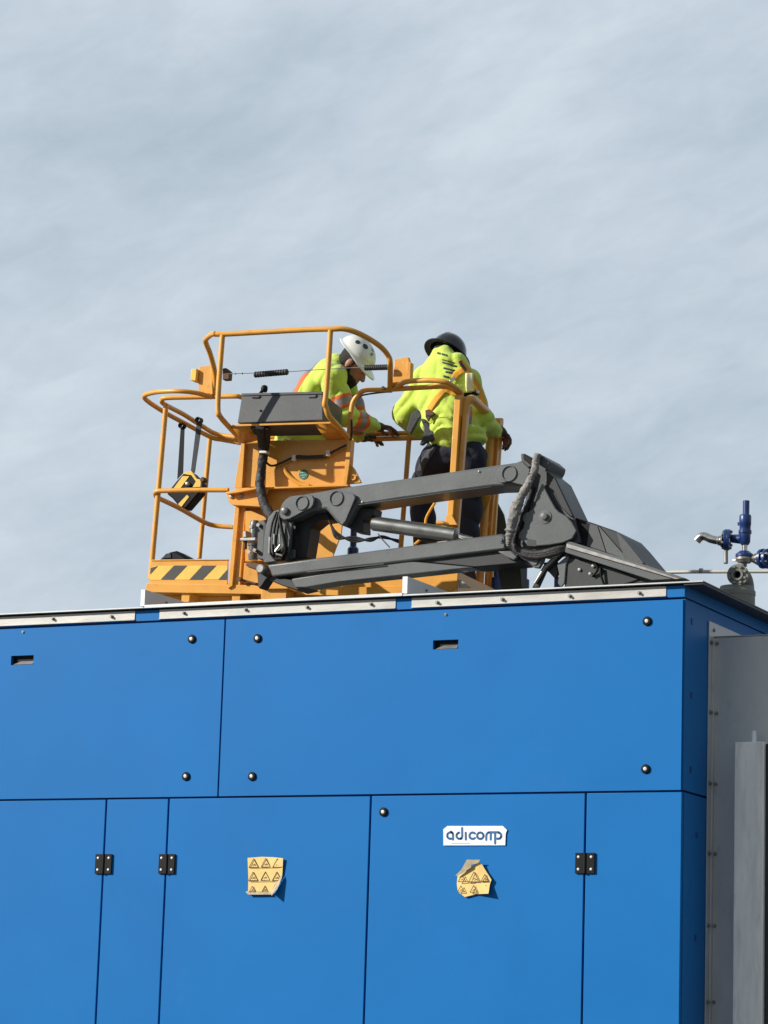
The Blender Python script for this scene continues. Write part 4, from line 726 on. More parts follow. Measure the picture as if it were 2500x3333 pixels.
for i, (t0, t1, b0, b1) in enumerate((((655, 985), (715, 975), (530, 330), (425, 440)), ((905, 900), (985, 930), (740, 330), (668, 310)))):
    mb = MB(); P = [BK(A1(*t0), 0.42), BK(A1(*t1), 0.42), BK(B5(*b0), VV), BK(B5(*b1), VV)]; mb.prism(P, Bb*0.004)
    c = BK(A1((t0[0]+t1[0])/2-6, t0[1]-8), 0.43); mb.lathe(c, (Bb*0.9+Ba*0.1), [(0.0175, -0.022), (0.0215, -0.022), (0.0215, 0.022), (0.0175, 0.022)], 14); mb.build('strap', 'pouch' if i else 'black', rc)
bag = thing('tool_bag', 'dark bag slumped on the platform deck behind the striped toe board', 'bag', LB(0.2, 0.3, 0))
mb = MB(); P = [BK(B3(*p), 0.30) for p in ((300, 250), (310, 148), (380, 90), (440, 62), (520, 45), (600, 85), (700, 145), (700, 250))]; mb.prism(P, Bb*0.16); mb.build('bag_body', 'black', bag, bev=0.02)
mb = MB(); mb.prism([BK(B3(*p), 0.293) for p in ((350, 140), (395, 90), (450, 75), (460, 140))], Bb*0.006); mb.build('bag_pocket', 'pouch', bag)
# small fittings standing on the roof beyond the jib
def fitting(px, ybase, y, h_, label, cat='valve', name='roof_valve', f=1.6):
    q = PY((px, ybase), y); q.z = ZR+0.012; o = thing(name, label, cat, q, 'relief valves on the roof')
    mb = MB(); mb.lathe(q, (0, 0, 1), [(0, 0), (0.05*f, 0), (0.05*f, 0.03), (0.022*f, 0.035), (0.022*f, h_*0.30), (0.03*f, h_*0.31), (0.03*f, h_*0.36), (0.022*f, h_*0.37), (0.022*f, h_*0.45), (0, h_*0.45)], 18); mb.build('valve_stem', 'bright', o)
    mb = MB(); mb.lathe(q+Vector((0, 0, h_*0.45)), (0, 0, 1), [(0, 0), (0.030*f, 0), (0.030*f, h_*0.12), (0.024*f, h_*0.14), (0.024*f, h_*0.36), (0.014*f, h_*0.38), (0.014*f, h_*0.55), (0, h_*0.55)], 18); mb.build('valve_body', 'vblue', o)
    mb = MB(); flange_disc(mb, q+Vector((0.05, 0, h_*0.42)), (1, 0, 0), 0.035, 0.02, 4); mb.build('flange', ['bright', 'bright'], o)
    return o
def top_h(px, py, y): return PY((px, py), y).z-ZR-0.012
fitting(1147, 1860, 1.9, top_h(1147, 1712, 1.9), 'blue topped valve glimpsed under the jib cylinder beside the yellow panel')
fitting(1618, 1880, 1.9, top_h(1618, 1835, 1.9), 'blue topped valve partly hidden behind the dark hose duct right of the platform')
fitting(1815, 1895, 1.7, top_h(1800, 1880, 1.7), 'low steel fitting on the roof between the elbow strut and boom leg', 'fitting', 'roof_fitting')
fitting(1705, 1890, 2.3, top_h(1705, 1835, 2.3), 'bright steel fitting seen below the elbow of the jib', 'fitting', 'roof_fitting')

# ================================================================= PEOPLE  (signed-distance bodies turned into one skin)
def v3(p): return np.array([p[0], p[1], p[2]])
def sd_cone(X, a, b_, ra, rb):
    a, b_ = v3(a), v3(b_); ba = b_-a; l2 = (ba*ba).sum(); pa = X-a; t = np.clip((pa@ba)/l2, 0, 1); d = np.linalg.norm(pa-t[..., None]*ba, axis=-1); return d-(ra+(rb-ra)*t)
def sd_ell(X, c, ax, r_):
    """ax: 3 orthonormal vectors, r_ radii"""
    P = X-v3(c); q = np.stack([P@v3(ax[i])/r_[i] for i in range(3)], -1); k0 = np.linalg.norm(q, axis=-1)
    q2 = np.stack([P@v3(ax[i])/r_[i]**2 for i in range(3)], -1); k1 = np.linalg.norm(q2, axis=-1)+1e-9; return k0*(k0-1)/k1
def smin(a, b_, k): h = np.clip(0.5+0.5*(b_-a)/k, 0, 1); return b_*(1-h)+a*h-k*h*(1-h)
def wrinkle(X, amp, sc=22.0, axis=(0.3, 0.2, 1.0)):
    x, y, z = X[..., 0], X[..., 1], X[..., 2]; s = sc
    a = np.sin(z*s*0.8+2.1*np.sin(x*s*0.35+1.3)+1.7*np.sin(y*s*0.4+z*s*0.21)); b_ = np.sin((x*0.8+z*0.6)*s*0.9+2.3*np.sin(z*s*0.4+0.4)+y*s*0.7); c = np.sin((x-0.7*z)*s*0.6+1.9*np.sin(z*s*0.42+x*9))
    fold = lambda q: 1-np.abs(q)**0.70            # narrow valleys between rounded folds
    m = 0.5+0.5*np.sin(x*7.1+2.0*np.sin(z*6.3)+y*5.0)
    return amp*(1.25*fold(a)*m+0.95*fold(b_)*(1-m)+0.55*fold(c)-0.45)
def drape(X, amp, hem):
    # long hanging folds over the back, bunched cross folds above the hem
    x, y, z = X[..., 0], X[..., 1], X[..., 2]; h_ = np.clip((hem+0.24-z)/0.16, 0, 1); fold = lambda q: 1-np.abs(q)**0.6
    v_ = fold(np.sin((x-0.28*z)*23+1.5*np.sin(z*6.5+x*4)+y*6)); hz = fold(np.sin((z+0.22*x)*40+1.6*np.sin(x*13+y*6)+1.1*np.sin(x*29)))
    m = 0.35+0.65*(0.5+0.5*np.sin(x*11+z*5.0+1.2*np.sin(z*8))); return amp*(v_*(1-0.75*h_)*m+hz*h_*1.1*(1-0.4*m)-0.3)
def surfnet(prims, h_, post=None):
    lo = np.array([1e9]*3); hi = -lo
    for p in prims:
        if p[0] == 'c':
            for q, r_ in ((p[1], p[3]), (p[2], p[4])): lo = np.minimum(lo, v3(q)-r_); hi = np.maximum(hi, v3(q)+r_)
        else: r_ = max(p[3]); lo = np.minimum(lo, v3(p[1])-r_); hi = np.maximum(hi, v3(p[1])+r_)
    lo -= 0.04; hi += 0.04; n = np.ceil((hi-lo)/h_).astype(int)+1
    g = [lo[i]+np.arange(n[i])*h_ for i in range(3)]; X = np.stack(np.meshgrid(*g, indexing='ij'), -1); D = None
    for p in prims:
        d = sd_cone(X, *p[1:5]) if p[0] == 'c' else sd_ell(X, *p[1:4]); k = p[-1]
        D = d if D is None else smin(D, d, k)
    if post is not None: D = post(X, D)
    S = D < 0; nx, ny, nz = S.shape
    idx = -np.ones((nx-1, ny-1, nz-1), int)
    c = [S[i:nx-1+i, j:ny-1+j, k:nz-1+k] for i in (0, 1) for j in (0, 1) for k in (0, 1)]; cnt = sum(a.astype(int) for a in c); act = (cnt > 0) & (cnt < 8)
    ids = np.argwhere(act); idx[act] = np.arange(len(ids)); acc = np.zeros((len(ids), 3)); num = np.zeros(len(ids))
    cor = [(i, j, k) for i in (0, 1) for j in (0, 1) for k in (0, 1)]
    for a in range(8):
        for b_ in range(a+1, 8):
            if sum(abs(cor[a][i]-cor[b_][i]) for i in range(3)) != 1: continue
            pa, pb = ids+cor[a], ids+cor[b_]; da = D[tuple(pa.T)]; db = D[tuple(pb.T)]; m = (da < 0) != (db < 0); t = np.where(m, da/(da-db+1e-12), 0)
            acc += np.where(m[:, None], pa+(pb-pa)*t[:, None], 0); num += m
    V = lo+acc/num[:, None]*h_; Fs = []
    for ax in range(3):
        sl0 = [slice(None)]*3; sl1 = [slice(None)]*3; sl0[ax] = slice(0, -1); sl1[ax] = slice(1, None)
        s0, s1 = S[tuple(sl0)], S[tuple(sl1)]; e = np.argwhere(s0 != s1); o1, o2 = [i for i in range(3) if i != ax]
        e = e[(e[:, o1] > 0) & (e[:, o2] > 0) & (e[:, o1] < S.shape[o1]-1) & (e[:, o2] < S.shape[o2]-1)]
        q = []
        for d1_, d2_ in ((-1, -1), (0, -1), (0, 0), (-1, 0)):
            f = e.copy(); f[:, o1] += d1_; f[:, o2] += d2_; q.append(idx[tuple(f.T)])
        q = np.stack(q, 1); fl = s0[tuple(e.T)]
        if ax == 1: fl = ~fl
        q[~fl] = q[~fl][:, ::-1]; Fs.append(q)
    F_ = np.concatenate(Fs); F_ = F_[(F_ >= 0).all(1)]; return V, F_
def skin_obj(name, prims, h_, m, par, post=None, matfn=None, smooth=2, label=None):
    V, F_ = surfnet(prims, h_, post); o = base_of(par) if par else Vector((0, 0, 0))
    me = bpy.data.meshes.new(name); me.from_pydata((V-v3(o)).tolist(), [], F_.tolist())
    ms = m if isinstance(m, (list, tuple)) else [m]
    for k in ms: me.materials.append(M[k])
    if matfn is not None:
        cen = V[F_].mean(1); mi = matfn(cen); me.polygons.foreach_set('material_index', mi.astype(np.int32))
    me.polygons.foreach_set('use_smooth', [True]*len(me.polygons))
    bm = bmesh.new(); bm.from_mesh(me)
    for _ in range(smooth): bmesh.ops.smooth_vert(bm, verts=bm.verts, factor=0.5, use_axis_x=True, use_axis_y=True, use_axis_z=True)
    bmesh.ops.recalc_face_normals(bm, faces=bm.faces); bm.to_mesh(me); bm.free()
    ob = bpy.data.objects.new(name, me); link(ob); ob.parent = par
    if label: ob['label'] = label
    return ob
def C_(a, b_, ra, rb, k=0.03): return ('c', a, b_, ra, rb, k)
def E_(c, ax, r_, k=0.03): return ('e', c, ax, r_, k)
def axes(f, u):
    f = f.normalized(); u = (u-f*u.dot(f)).normalized(); r_ = f.cross(u); return (r_, f, u)     # right, forward, up
def hand(c, f, u, spread=1.0, curl=0.6, s=1.0):
    """gloved or bare hand: palm, four bent fingers of unequal length and a thumb"""
    r_, f, u = axes(f, u); P = [E_(c, (r_, f, u), (0.044*s, 0.052*s, 0.019*s), 0.01)]
    for i, (x, l) in enumerate(((-0.031, 0.072), (-0.010, 0.082), (0.011, 0.078), (0.031, 0.062))):
        a = c+r_*x*s+f*0.040*s; b_ = a+(f*math.cos(curl*0.5)-u*math.sin(curl*0.5))*l*0.45*s; d = b_+(f*math.cos(curl*1.4)-u*math.sin(curl*1.4))*l*0.35*s; e = d+(f*math.cos(curl*2.3)-u*math.sin(curl*2.3))*l*0.3*s
        P += [C_(a, b_, 0.0105*s, 0.0100*s, 0.004), C_(b_, d, 0.0100*s, 0.0092*s, 0.004), C_(d, e, 0.0092*s, 0.0080*s, 0.003)]
    a = c-r_*0.038*s*spread+f*0.0; b_ = a+(-r_*0.55*spread+f*0.6-u*0.5).normalized()*0.036*s; d = b_+(-r_*0.1*spread+f*0.9-u*0.4).normalized()*0.030*s
    return P+[C_(a, b_, 0.0125*s, 0.011*s, 0.006), C_(b_, d, 0.011*s, 0.009*s, 0.004)]
def head_prims(c, f, u, s=1.0, nose=True):
    r_, f, u = axes(f, u); P = [E_(c+u*0.028*s-f*0.008*s, (r_, f, u), (0.078*s, 0.098*s, 0.092*s), 0.02), E_(c-u*0.045*s+f*0.034*s, (r_, f, u), (0.056*s, 0.062*s, 0.066*s), 0.03), C_(c-u*0.094*s+f*0.062*s, c-u*0.088*s+f*0.074*s, 0.022*s, 0.018*s, 0.03)]
    P += [C_(c+u*0.012*s+f*0.085*s, c-u*0.026*s+f*0.110*s, 0.010*s, 0.015*s, 0.012), C_(c+u*0.026*s+f*0.080*s-r_*0.035*s, c+u*0.026*s+f*0.080*s+r_*0.035*s, 0.013*s, 0.013*s, 0.015)]
    P += [C_(c-u*0.055*s+f*0.090*s-r_*0.014*s, c-u*0.055*s+f*0.090*s+r_*0.014*s, 0.008*s, 0.008*s, 0.008), C_(c-u*0.067*s+f*0.088*s-r_*0.012*s, c-u*0.067*s+f*0.088*s+r_*0.012*s, 0.008*s, 0.008*s, 0.008)]
    for sg in (-1, 1):
        P += [E_(c+r_*0.030*s*sg+u*0.006*s+f*0.078*s, (r_, f, u), (0.014*s, 0.011*s, 0.008*s), 0.004), E_(c+r_*0.079*s*sg-f*0.005*s-u*0.004*s, (r_, f, u), (0.010*s, 0.020*s, 0.033*s), 0.006), C_(c+r_*0.080*s*sg-f*0.002*s-u*0.033*s, c+r_*0.078*s*sg+f*0.002*s-u*0.028*s, 0.009*s, 0.008*s, 0.005)]
    return P
def hat(c, f, u, m, par, name, full_brim, R0=0.122, H=0.125, peak=0.05):
    """hard hat: shell with raised ridge, brim all round or peak at the front"""
    r_, f, u = axes(f, u); seg = 48; rows = 12; mb = MB(); vs = []
    for j in range(rows+1):
        t = j/rows*math.pi/2
        for i in range(seg):
            a = 2*math.pi*i/seg; x = math.cos(a); y = math.sin(a); k = 1+0.10*y*y
            rid = 0.006*max(0, 1-abs(x*math.cos(t))*9)*math.cos(t*0.3)
            vs.append(c+(r_*x*R0*0.93+f*y*R0*1.08)*math.cos(t)**0.9+u*(H*math.sin(t)+rid))
    fs = [[j*seg+i, j*seg+(i+1) % seg, (j+1)*seg+(i+1) % seg, (j+1)*seg+i] for j in range(rows) for i in range(seg)]
    b0 = len(vs); fs.append([rows*seg+i for i in range(seg)])
    for ring_, (k0, dz) in enumerate(((0.0, 0.0), (0.5, -0.006), (1.0, -0.016), (1.0, -0.022), (0.5, -0.014), (0.0, -0.012), (-0.12, 0.0), (-0.12, 0.03))):
        for i in range(seg):
            a = 2*math.pi*i/seg; x = math.cos(a); y = math.sin(a); bw = (0.042+0.010*max(0, y)) if full_brim else (0.010+peak*max(0, y)**2.0+0.006*max(0, -y))
            ro = 1.0; vs.append(c+r_*x*(R0*0.93+bw*k0)+f*y*(R0*1.08+bw*k0)+u*(dz*(1.0 if full_brim else 0.6+0.9*max(0, y))))
    for q in range(7): fs += [[b0+q*seg+i, b0+(q+1)*seg+i, b0+(q+1)*seg+(i+1) % seg, b0+q*seg+(i+1) % seg] for i in range(seg)]
    mb.add(vs, fs, 0, True); return mb.build(name, m, par, sharp=60)
HX = 0.008
def band(cen, a, b_, t0, t1, rmax=0.14):
    a, b_ = v3(a), v3(b_); d = b_-a; l2 = (d*d).sum(); t = (cen-a)@d/l2; dist = np.linalg.norm(cen-a-np.clip(t, 0, 1)[:, None]*d, axis=1); return (t > t0) & (t < t1) & (dist < rmax)
SHOE = lambda ank, f, s=1.0: [C_(ank-VZ*0.0, ank-VZ*0.03, 0.052*s, 0.052*s, 0.02), C_(ank-VZ*0.045-f*0.03, ank-VZ*0.05+f*0.15, 0.045*s, 0.036*s, 0.03)]

def person(name, label, J, hoodie_r, floor_w, headf, headu, hc, opts, hs=1.1):
    """J: dictionary of joints in world space"""
    root_loc = LB(toB(J['pel'])[0], toB(J['pel'])[1], 0.0)
    core = [E_(J['pel'], opts['pax'], (0.125, 0.090, 0.10), 0.05), C_(J['pel'], J['chest'], 0.115, 0.125, 0.06), E_(J['chest'], opts['cax'], (0.165, 0.115, 0.16), 0.06), C_(J['chest'], J['neck'], 0.10, 0.058, 0.05), C_(J['neck'], hc, 0.055, 0.055, 0.03)]
    arms = []
    for s_ in 'LR': arms += [C_(J['sh'+s_], J['el'+s_], 0.052, 0.042, 0.03), C_(J['el'+s_], J['wr'+s_], 0.041, 0.028, 0.02), C_(J['chest'], J['sh'+s_], 0.08, 0.055, 0.05)]
    legs = []
    for s_ in 'LR': legs += [C_(J['hip'+s_], J['kn'+s_], 0.068, 0.050, 0.03), C_(J['kn'+s_], J['an'+s_], 0.050, 0.038, 0.02), C_(J['an'+s_], J['an'+s_]+opts['toe'+s_]*0.15-VZ*0.05, 0.036, 0.03, 0.02)]
    hands = hand(J['haL'], opts['hfL'], opts['huL'], spread=-1)+hand(J['haR'], opts['hfR'], opts['huR'], spread=1)
    hands += [C_(J['wrL'], J['haL'], 0.028, 0.026, 0.02), C_(J['wrR'], J['haR'], 0.028, 0.026, 0.02)]
    body = core+arms+legs+hands+head_prims(hc, headf, headu, hs)
    V, F_ = surfnet(body, 0.0075); me = bpy.data.meshes.new(name); me.from_pydata((V-v3(root_loc)).tolist(), [], F_.tolist()); me.materials.append(M['skin'])
    me.polygons.foreach_set('use_smooth', [True]*len(me.polygons)); bm = bmesh.new(); bm.from_mesh(me); bmesh.ops.recalc_face_normals(bm, faces=bm.faces); bm.to_mesh(me); bm.free()
    root = bpy.data.objects.new(name, me); link(root); root.location = root_loc; tag(root, label, 'person')
    return root
# --- worker with back to the viewer, right half of the platform
VW = 0.46
K2 = {'pel': BK((1487, 1468), VW), 'chest': BK((1450, 1285), VW+0.02), 'neck': BK((1453, 1190), VW+0.06), 'hipL': BK((1428, 1492), VW), 'hipR': BK((1535, 1490), VW),
      'knL': BK((1370, 1595), VW+0.26), 'knR': BK((1524, 1668), VW+0.08), 'shL': BK((1390, 1232), VW), 'shR': BK((1520, 1240), VW+0.02), 'elL': BK((1318, 1348), VW+0.04), 'wrL': BK((1360, 1400), VW+0.27), 'haL': BK((1376, 1405), VW+0.335),
      'elR': BK((1572, 1362), VW+0.08), 'wrR': BK((1612, 1405), VW+0.26), 'haR': BK((1630, 1404), VW+0.32)}
for s_, (x, v_) in {'L': ((1402, 1860), VW+0.06), 'R': ((1512, 1868), VW+0.10)}.items():
    q = BK(x, v_); u_, _, _ = toB(q); K2['an'+s_] = LB(u_, v_, 0.115)
h2f = (Bb*0.86+Ba*0.22-Bc*0.45).normalized(); h2u = (Bc*0.88+Bb*0.44+Ba*0.20).normalized(); h2c = BK((1462, 1148), VW+0.13)
p2 = person('person', 'worker in a lime hoodie and black hard hat seen from behind, wearing a harness', K2, None, 0, h2f, h2u, h2c,
            {'pax': (Ba, Bb, Bc), 'cax': (Ba, Bb, Bc), 'toeL': (Bb*0.9-Ba*0.3).normalized(), 'toeR': (Bb*0.95+Ba*0.1).normalized(), 'hfL': (Ba*0.3+Bb*0.9), 'huL': Bc, 'hfR': (Ba*0.4+Bb*0.6-Bc*0.5), 'huR': Bc})
J = K2
hood = [E_(BK((1448, 1300), VW+0.01), (Ba, Bb, Bc), (0.190, 0.150, 0.20), 0.05), E_(BK((1450, 1232), VW+0.03), (Ba, Bb, Bc), (0.195, 0.130, 0.120), 0.06), C_(BK((1466, 1370), VW), BK((1482, 1412), VW), 0.170, 0.175, 0.06),
        E_(BK((1482, 1412), VW), (Ba, Bb, Bc), (0.208, 0.155, 0.078), 0.04), E_(BK((1492, 1428), VW), (Ba, Bb, Bc), (0.192, 0.150, 0.045), 0.015), E_(BK((1420, 1385), VW-0.03), (Ba, Bb, Bc), (0.10, 0.11, 0.07), 0.03),
        C_(J['shL'], J['elL'], 0.074, 0.078, 0.03), C_(J['elL'], J['wrL'], 0.080, 0.055, 0.025), C_(J['shR'], J['elR'], 0.076, 0.070, 0.035), C_(J['elR'], J['wrR'], 0.066, 0.048, 0.03),
        C_(BK((1425, 1190), VW+0.03), J['shL'], 0.078, 0.086, 0.04), C_(BK((1485, 1195), VW+0.03), J['shR'], 0.078, 0.080, 0.04),
        E_(BK((1462, 1180), VW+0.005), (Ba, Bb, Bc), (0.125, 0.100, 0.070), 0.03), E_(BK((1450, 1158), VW+0.01), ((Ba-Bc*0.3).normalized(), Bb, (Bc+Ba*0.3).normalized()), (0.088, 0.075, 0.064), 0.02), E_(BK((1492, 1182), VW-0.02), ((Ba-Bc*0.8).normalized(), Bb, (Bc+Ba*0.8).normalized()), (0.075, 0.055, 0.030), 0.015)]
hd2 = skin_obj('hoodie', hood, HX, 'lime', p2, post=lambda X, D: D+drape(X, 0.022, BK((1490, 1430), VW).z)+wrinkle(X, 0.0055, 34))
tr2 = [E_(J['pel'], (Ba, Bb, Bc), (0.178, 0.135, 0.13), 0.05)]
for s_ in 'LR': tr2 += [C_(J['hip'+s_], J['kn'+s_], 0.125 if s_ == 'L' else 0.108, 0.090, 0.04), C_(J['kn'+s_], J['an'+s_], 0.088, 0.072, 0.03)]
trs2 = skin_obj('trousers', tr2, HX, 'trou', p2, post=lambda X, D: D+wrinkle(X, 0.014, 26))
for s_ in 'LR':
    f_ = (Bb*0.9-Ba*0.3).normalized() if s_ == 'L' else (Bb*0.95+Ba*0.1).normalized(); skin_obj('boot', SHOE(J['an'+s_], f_), 0.008, 'boot', p2)
def gloves(J, o, par, sc=1.08):
    for s_, sp_ in (('L', -1), ('R', 1)):
        if s_ in o: skin_obj('glove', [(*p[:-1], p[-1]) for p in hand(J['ha'+s_], *o[s_], spread=sp_, s=1.14, curl=o.get('curl', 0.6))]+[C_(J['wr'+s_], J['ha'+s_], 0.036, 0.032, 0.02)], 0.005, 'glove', par, smooth=1)
gloves(J, {'L': ((Ba*0.3+Bb*0.9), Bc), 'R': ((Ba*0.4+Bb*0.6-Bc*0.5), Bc)}, p2)
hat2 = hat(BK((1458, 1150), VW+0.12), h2f, h2u, 'helmd', p2, 'hard_hat', True, 0.126, 0.138)
r2, f2, u2 = axes(h2f, h2u)
skin_obj('hair', [E_(h2c+u2*0.030-f2*0.018, (r2, f2, u2), (0.092, 0.108, 0.094), 0.02), E_(h2c-u2*0.040-f2*0.050, (r2, f2, u2), (0.080, 0.062, 0.070), 0.03)], 0.008, 'hair', p2, post=lambda X, D: np.maximum(D, (X-v3(h2c))@v3(f2)-0.03))
# surface strips: project through a hoodie and lay webbing on it
def bvh(ob): 
    me = ob.data; o = base_of(ob); return BVHTree.FromPolygons([Vector(v.co)+o for v in me.vertices], [p.vertices[:] for p in me.polygons])
def lay(tree, pts, w, name, m, par, off=0.004, thick=0.003, n=14, ends=None):
    """webbing laid over the cloth along a path of photo points; w in photo px"""
    L_ = []
    for i in range(len(pts)-1):
        for k in range(n): t = k/n; L_.append((pts[i][0]*(1-t)+pts[i+1][0]*t, pts[i][1]*(1-t)+pts[i+1][1]*t))
    L_.append(pts[-1]); rows = []
    for i, p in enumerate(L_):
        a, c = L_[max(i-1, 0)], L_[min(i+1, len(L_)-1)]; dx, dy = c[0]-a[0], c[1]-a[1]; l = math.hypot(dx, dy) or 1; nx, ny = -dy/l, dx/l; row = []
        for s_ in (-1, -0.5, 0, 0.5, 1):
            d = ray((p[0]+nx*w/2*s_, p[1]+ny*w/2*s_)).normalized(); h = tree.ray_cast(CAM, d)
            if h[0] is None: row = None; break
            row.append(h[0]-d*off+Vector((0, 0, 0)))
        if row: rows.append(row)
    if len(rows) < 2: return None
    # smooth the strip a little so it bridges the creases
    for _ in range(2): rows = [rows[0]]+[[(rows[i-1][j]+rows[i][j]*2+rows[i+1][j])/4 for j in range(5)] for i in range(1, len(rows)-1)]+[rows[-1]]
    vs = [p for r_ in rows for p in r_]; fs = [(i*5+j, i*5+j+1, (i+1)*5+j+1, (i+1)*5+j) for i in range(len(rows)-1) for j in range(4)]
    mb = MB(); mb.add(vs, fs, 0, True); ob = mb.build(name, m, par, sharp=80); so_ = ob.modifiers.new('thick', 'SOLIDIFY'); so_.thickness = thick; so_.offset = 0; return ob
T2 = bvh(hd2)
har = lay(T2, [B2(1030, 500), B2(1090, 560), B2(1170, 660), B2(1290, 850), B2(1350, 1000), B2(1395, 1180)], 17, 'harness', 'web', p2, off=0.008)
lay(T2, [B2(600, 1190), B2(700, 1040), B2(800, 930), B2(900, 840)], 20, 'harness_strap', 'web', har, off=0.008)
lay(T2, [B2(840, 910), B2(930, 960), B2(1030, 980)], 14, 'harness_strap', 'web', har, off=0.009)
lay(T2, [B2(1130, 620), B2(1060, 640), B2(985, 690), B2(945, 760)], 22, 'harness_strap', 'web', har, off=0.010)
lay(T2, [B2(1060, 990), B2(1200, 980), B2(1300, 950)], 14, 'harness_strap', 'black', har, off=0.010)
lay(T2, [B2(1030, 500), B2(1060, 560), B2(1120, 640)], 10, 'harness_strap', 'brownish', har, off=0.012)
lay(T2, [B2(1170, 680), B2(1170, 800), B2(1185, 930)], 26, 'shock_pack', 'tag', har, off=0.018, thick=0.012)
lay(T2, [B2(900, 790), B2(960, 740)], 10, 'buckle', 'bright', har, off=0.012); lay(T2, [B2(1270, 925), B2(1310, 950)], 10, 'buckle', 'bright', har, off=0.014)
for i, (a_, b_, w) in enumerate((((712, 385), (760, 400), 7), ((775, 402), (815, 412), 6), ((825, 415), (855, 425), 6), ((785, 520), (990, 580), 5), ((800, 600), (960, 640), 6), ((830, 655), (940, 672), 6), ((800, 715), (880, 735), 6), ((780, 480), (960, 530), 3))):
    lay(T2, [B2(*a_), B2(*b_)], w, 'back_print', 'pouch', hd2, off=0.003, thick=0.001, n=6)
lay(T2, [B2(1150, 1150), B2(1150, 1280), B2(1140, 1420)], 8, 'tool_tag', 'white', p2, off=0.03, thick=0.002); lay(T2, [B2(1190, 1150), B2(1190, 1280), B2(1180, 1400)], 9, 'tool_tag', 'reflect', p2, off=0.03, thick=0.002)
# tool pouch and rags at the left hip
T2b = bvh(trs2)
lay(T2b, [(1412, 1455), (1396, 1478), (1378, 1508), (1368, 1535)], 22, 'thigh_panel', 'pouch', trs2, off=0.006)
mb = MB(); mb.prism([BK(B2(*p), VW-0.15) for p in ((470, 1315), (540, 1325), (620, 1440), (705, 1580), (650, 1630), (560, 1650), (500, 1700), (455, 1690), (515, 1560), (520, 1450))], Bb*0.03); mb.build('tool_pouch', 'pouch', p2, bev=0.008)
mb = MB(); mb.prism([BK(B2(*p), VW-0.05) for p in ((340, 1250), (420, 1180), (500, 1280), (450, 1320), (330, 1540), (270, 1480))], Bb*0.03); mb.build('tool_pouch', 'pouch', p2, bev=0.008)
mb = MB(); mb.prism([BK(B2(*p), VW-0.19) for p in ((540, 1200), (590, 1185), (680, 1250), (620, 1290), (580, 1360), (545, 1300))], Bb*0.02); mb.build('belt_clip', 'brownish', p2, bev=0.004)
mb = MB(); mb.tube(spline([BK(A7(*p), 0.18) for p in ((590, 285), (530, 380), (480, 480), (465, 590), (420, 720), (340, 800))], 6), 0.009, 10); mb.build('lanyard', 'web', p2)

# --- bearded worker leaning over the rear rail, left half
VL = 0.44
K1 = {'pel': BK((965, 1475), VL), 'chest': BK((1048, 1270), VL), 'neck': BK((1112, 1196), VL), 'hipL': BK((955, 1500), VL+0.09), 'hipR': BK((960, 1500), VL-0.09), 'knL': BK((985, 1690), VL+0.10), 'knR': BK((960, 1700), VL-0.10),
      'shL': BK((1108, 1225), VL+0.17), 'shR': BK((1080, 1232), VL-0.16), 'elL': BK((1165, 1370), VL+0.22), 'wrL': BK((1166, 1415), VL+0.30), 'haL': BK((1184, 1424), VL+0.35),
      'elR': BK((1122, 1352), VL-0.10), 'wrR': BK((1212, 1386), VL+0.18), 'haR': BK((1234, 1390), VL+0.26)}
for s_, (x, v_) in {'L': ((950, 1880), VL+0.10), 'R': ((925, 1880), VL-0.10)}.items(): q = BK(x, v_); K1['an'+s_] = LB(toB(q)[0], v_, 0.115)
rot2 = lambda dx, dy: (Ba*dx+Bc*dy).normalized()
h1f = (rot2(0.68, -0.73)+Bb*0.10).normalized(); h1u = (rot2(0.73, 0.68)-Bb*0.05).normalized(); h1c = BK(B1(1010, 600), VL-0.02)
cax1 = axes(Bb, (J['neck']-J['pel'])); ca1 = (rot2(0.74, -0.67), Bb, rot2(0.55, 0.83))
up1v = (K1['neck']-K1['pel']).normalized(); fr1 = (Ba-up1v*Ba.dot(up1v)).normalized(); cax = (Bb, fr1, up1v)
hR, hL = (Ba*0.9+Bb*0.35+Bc*0.02), (Ba*0.9+Bb*0.4+Bc*0.05)
p1 = person('person', 'bearded worker in a white hard hat and striped lime hoodie leaning over the rail', K1, None, 0, h1f, h1u, h1c,
            {'pax': cax, 'cax': cax, 'toeL': Ba, 'toeR': Ba, 'hfL': hL, 'huL': Bc, 'hfR': hR, 'huR': Bc})
J = K1
hood1 = [E_(BK((1040, 1280), VL), cax, (0.205, 0.145, 0.20), 0.05), E_(BK((1082, 1218), VL), cax, (0.190, 0.110, 0.10), 0.06), C_(BK((1015, 1330), VL), BK((975, 1430), VL), 0.155, 0.165, 0.06),
         C_(J['shR'], J['elR'], 0.092, 0.078, 0.035), C_(J['elR'], J['wrR'], 0.078, 0.054, 0.03), C_(J['shL'], J['elL'], 0.085, 0.078, 0.035), C_(J['elL'], J['wrL'], 0.074, 0.052, 0.03),
         C_(BK((1100, 1200), VL), J['shR'], 0.080, 0.085, 0.04), C_(BK((1100, 1200), VL), J['shL'], 0.080, 0.080, 0.04),
         E_(BK((1100, 1182), VL), cax, (0.092, 0.072, 0.050), 0.03)]
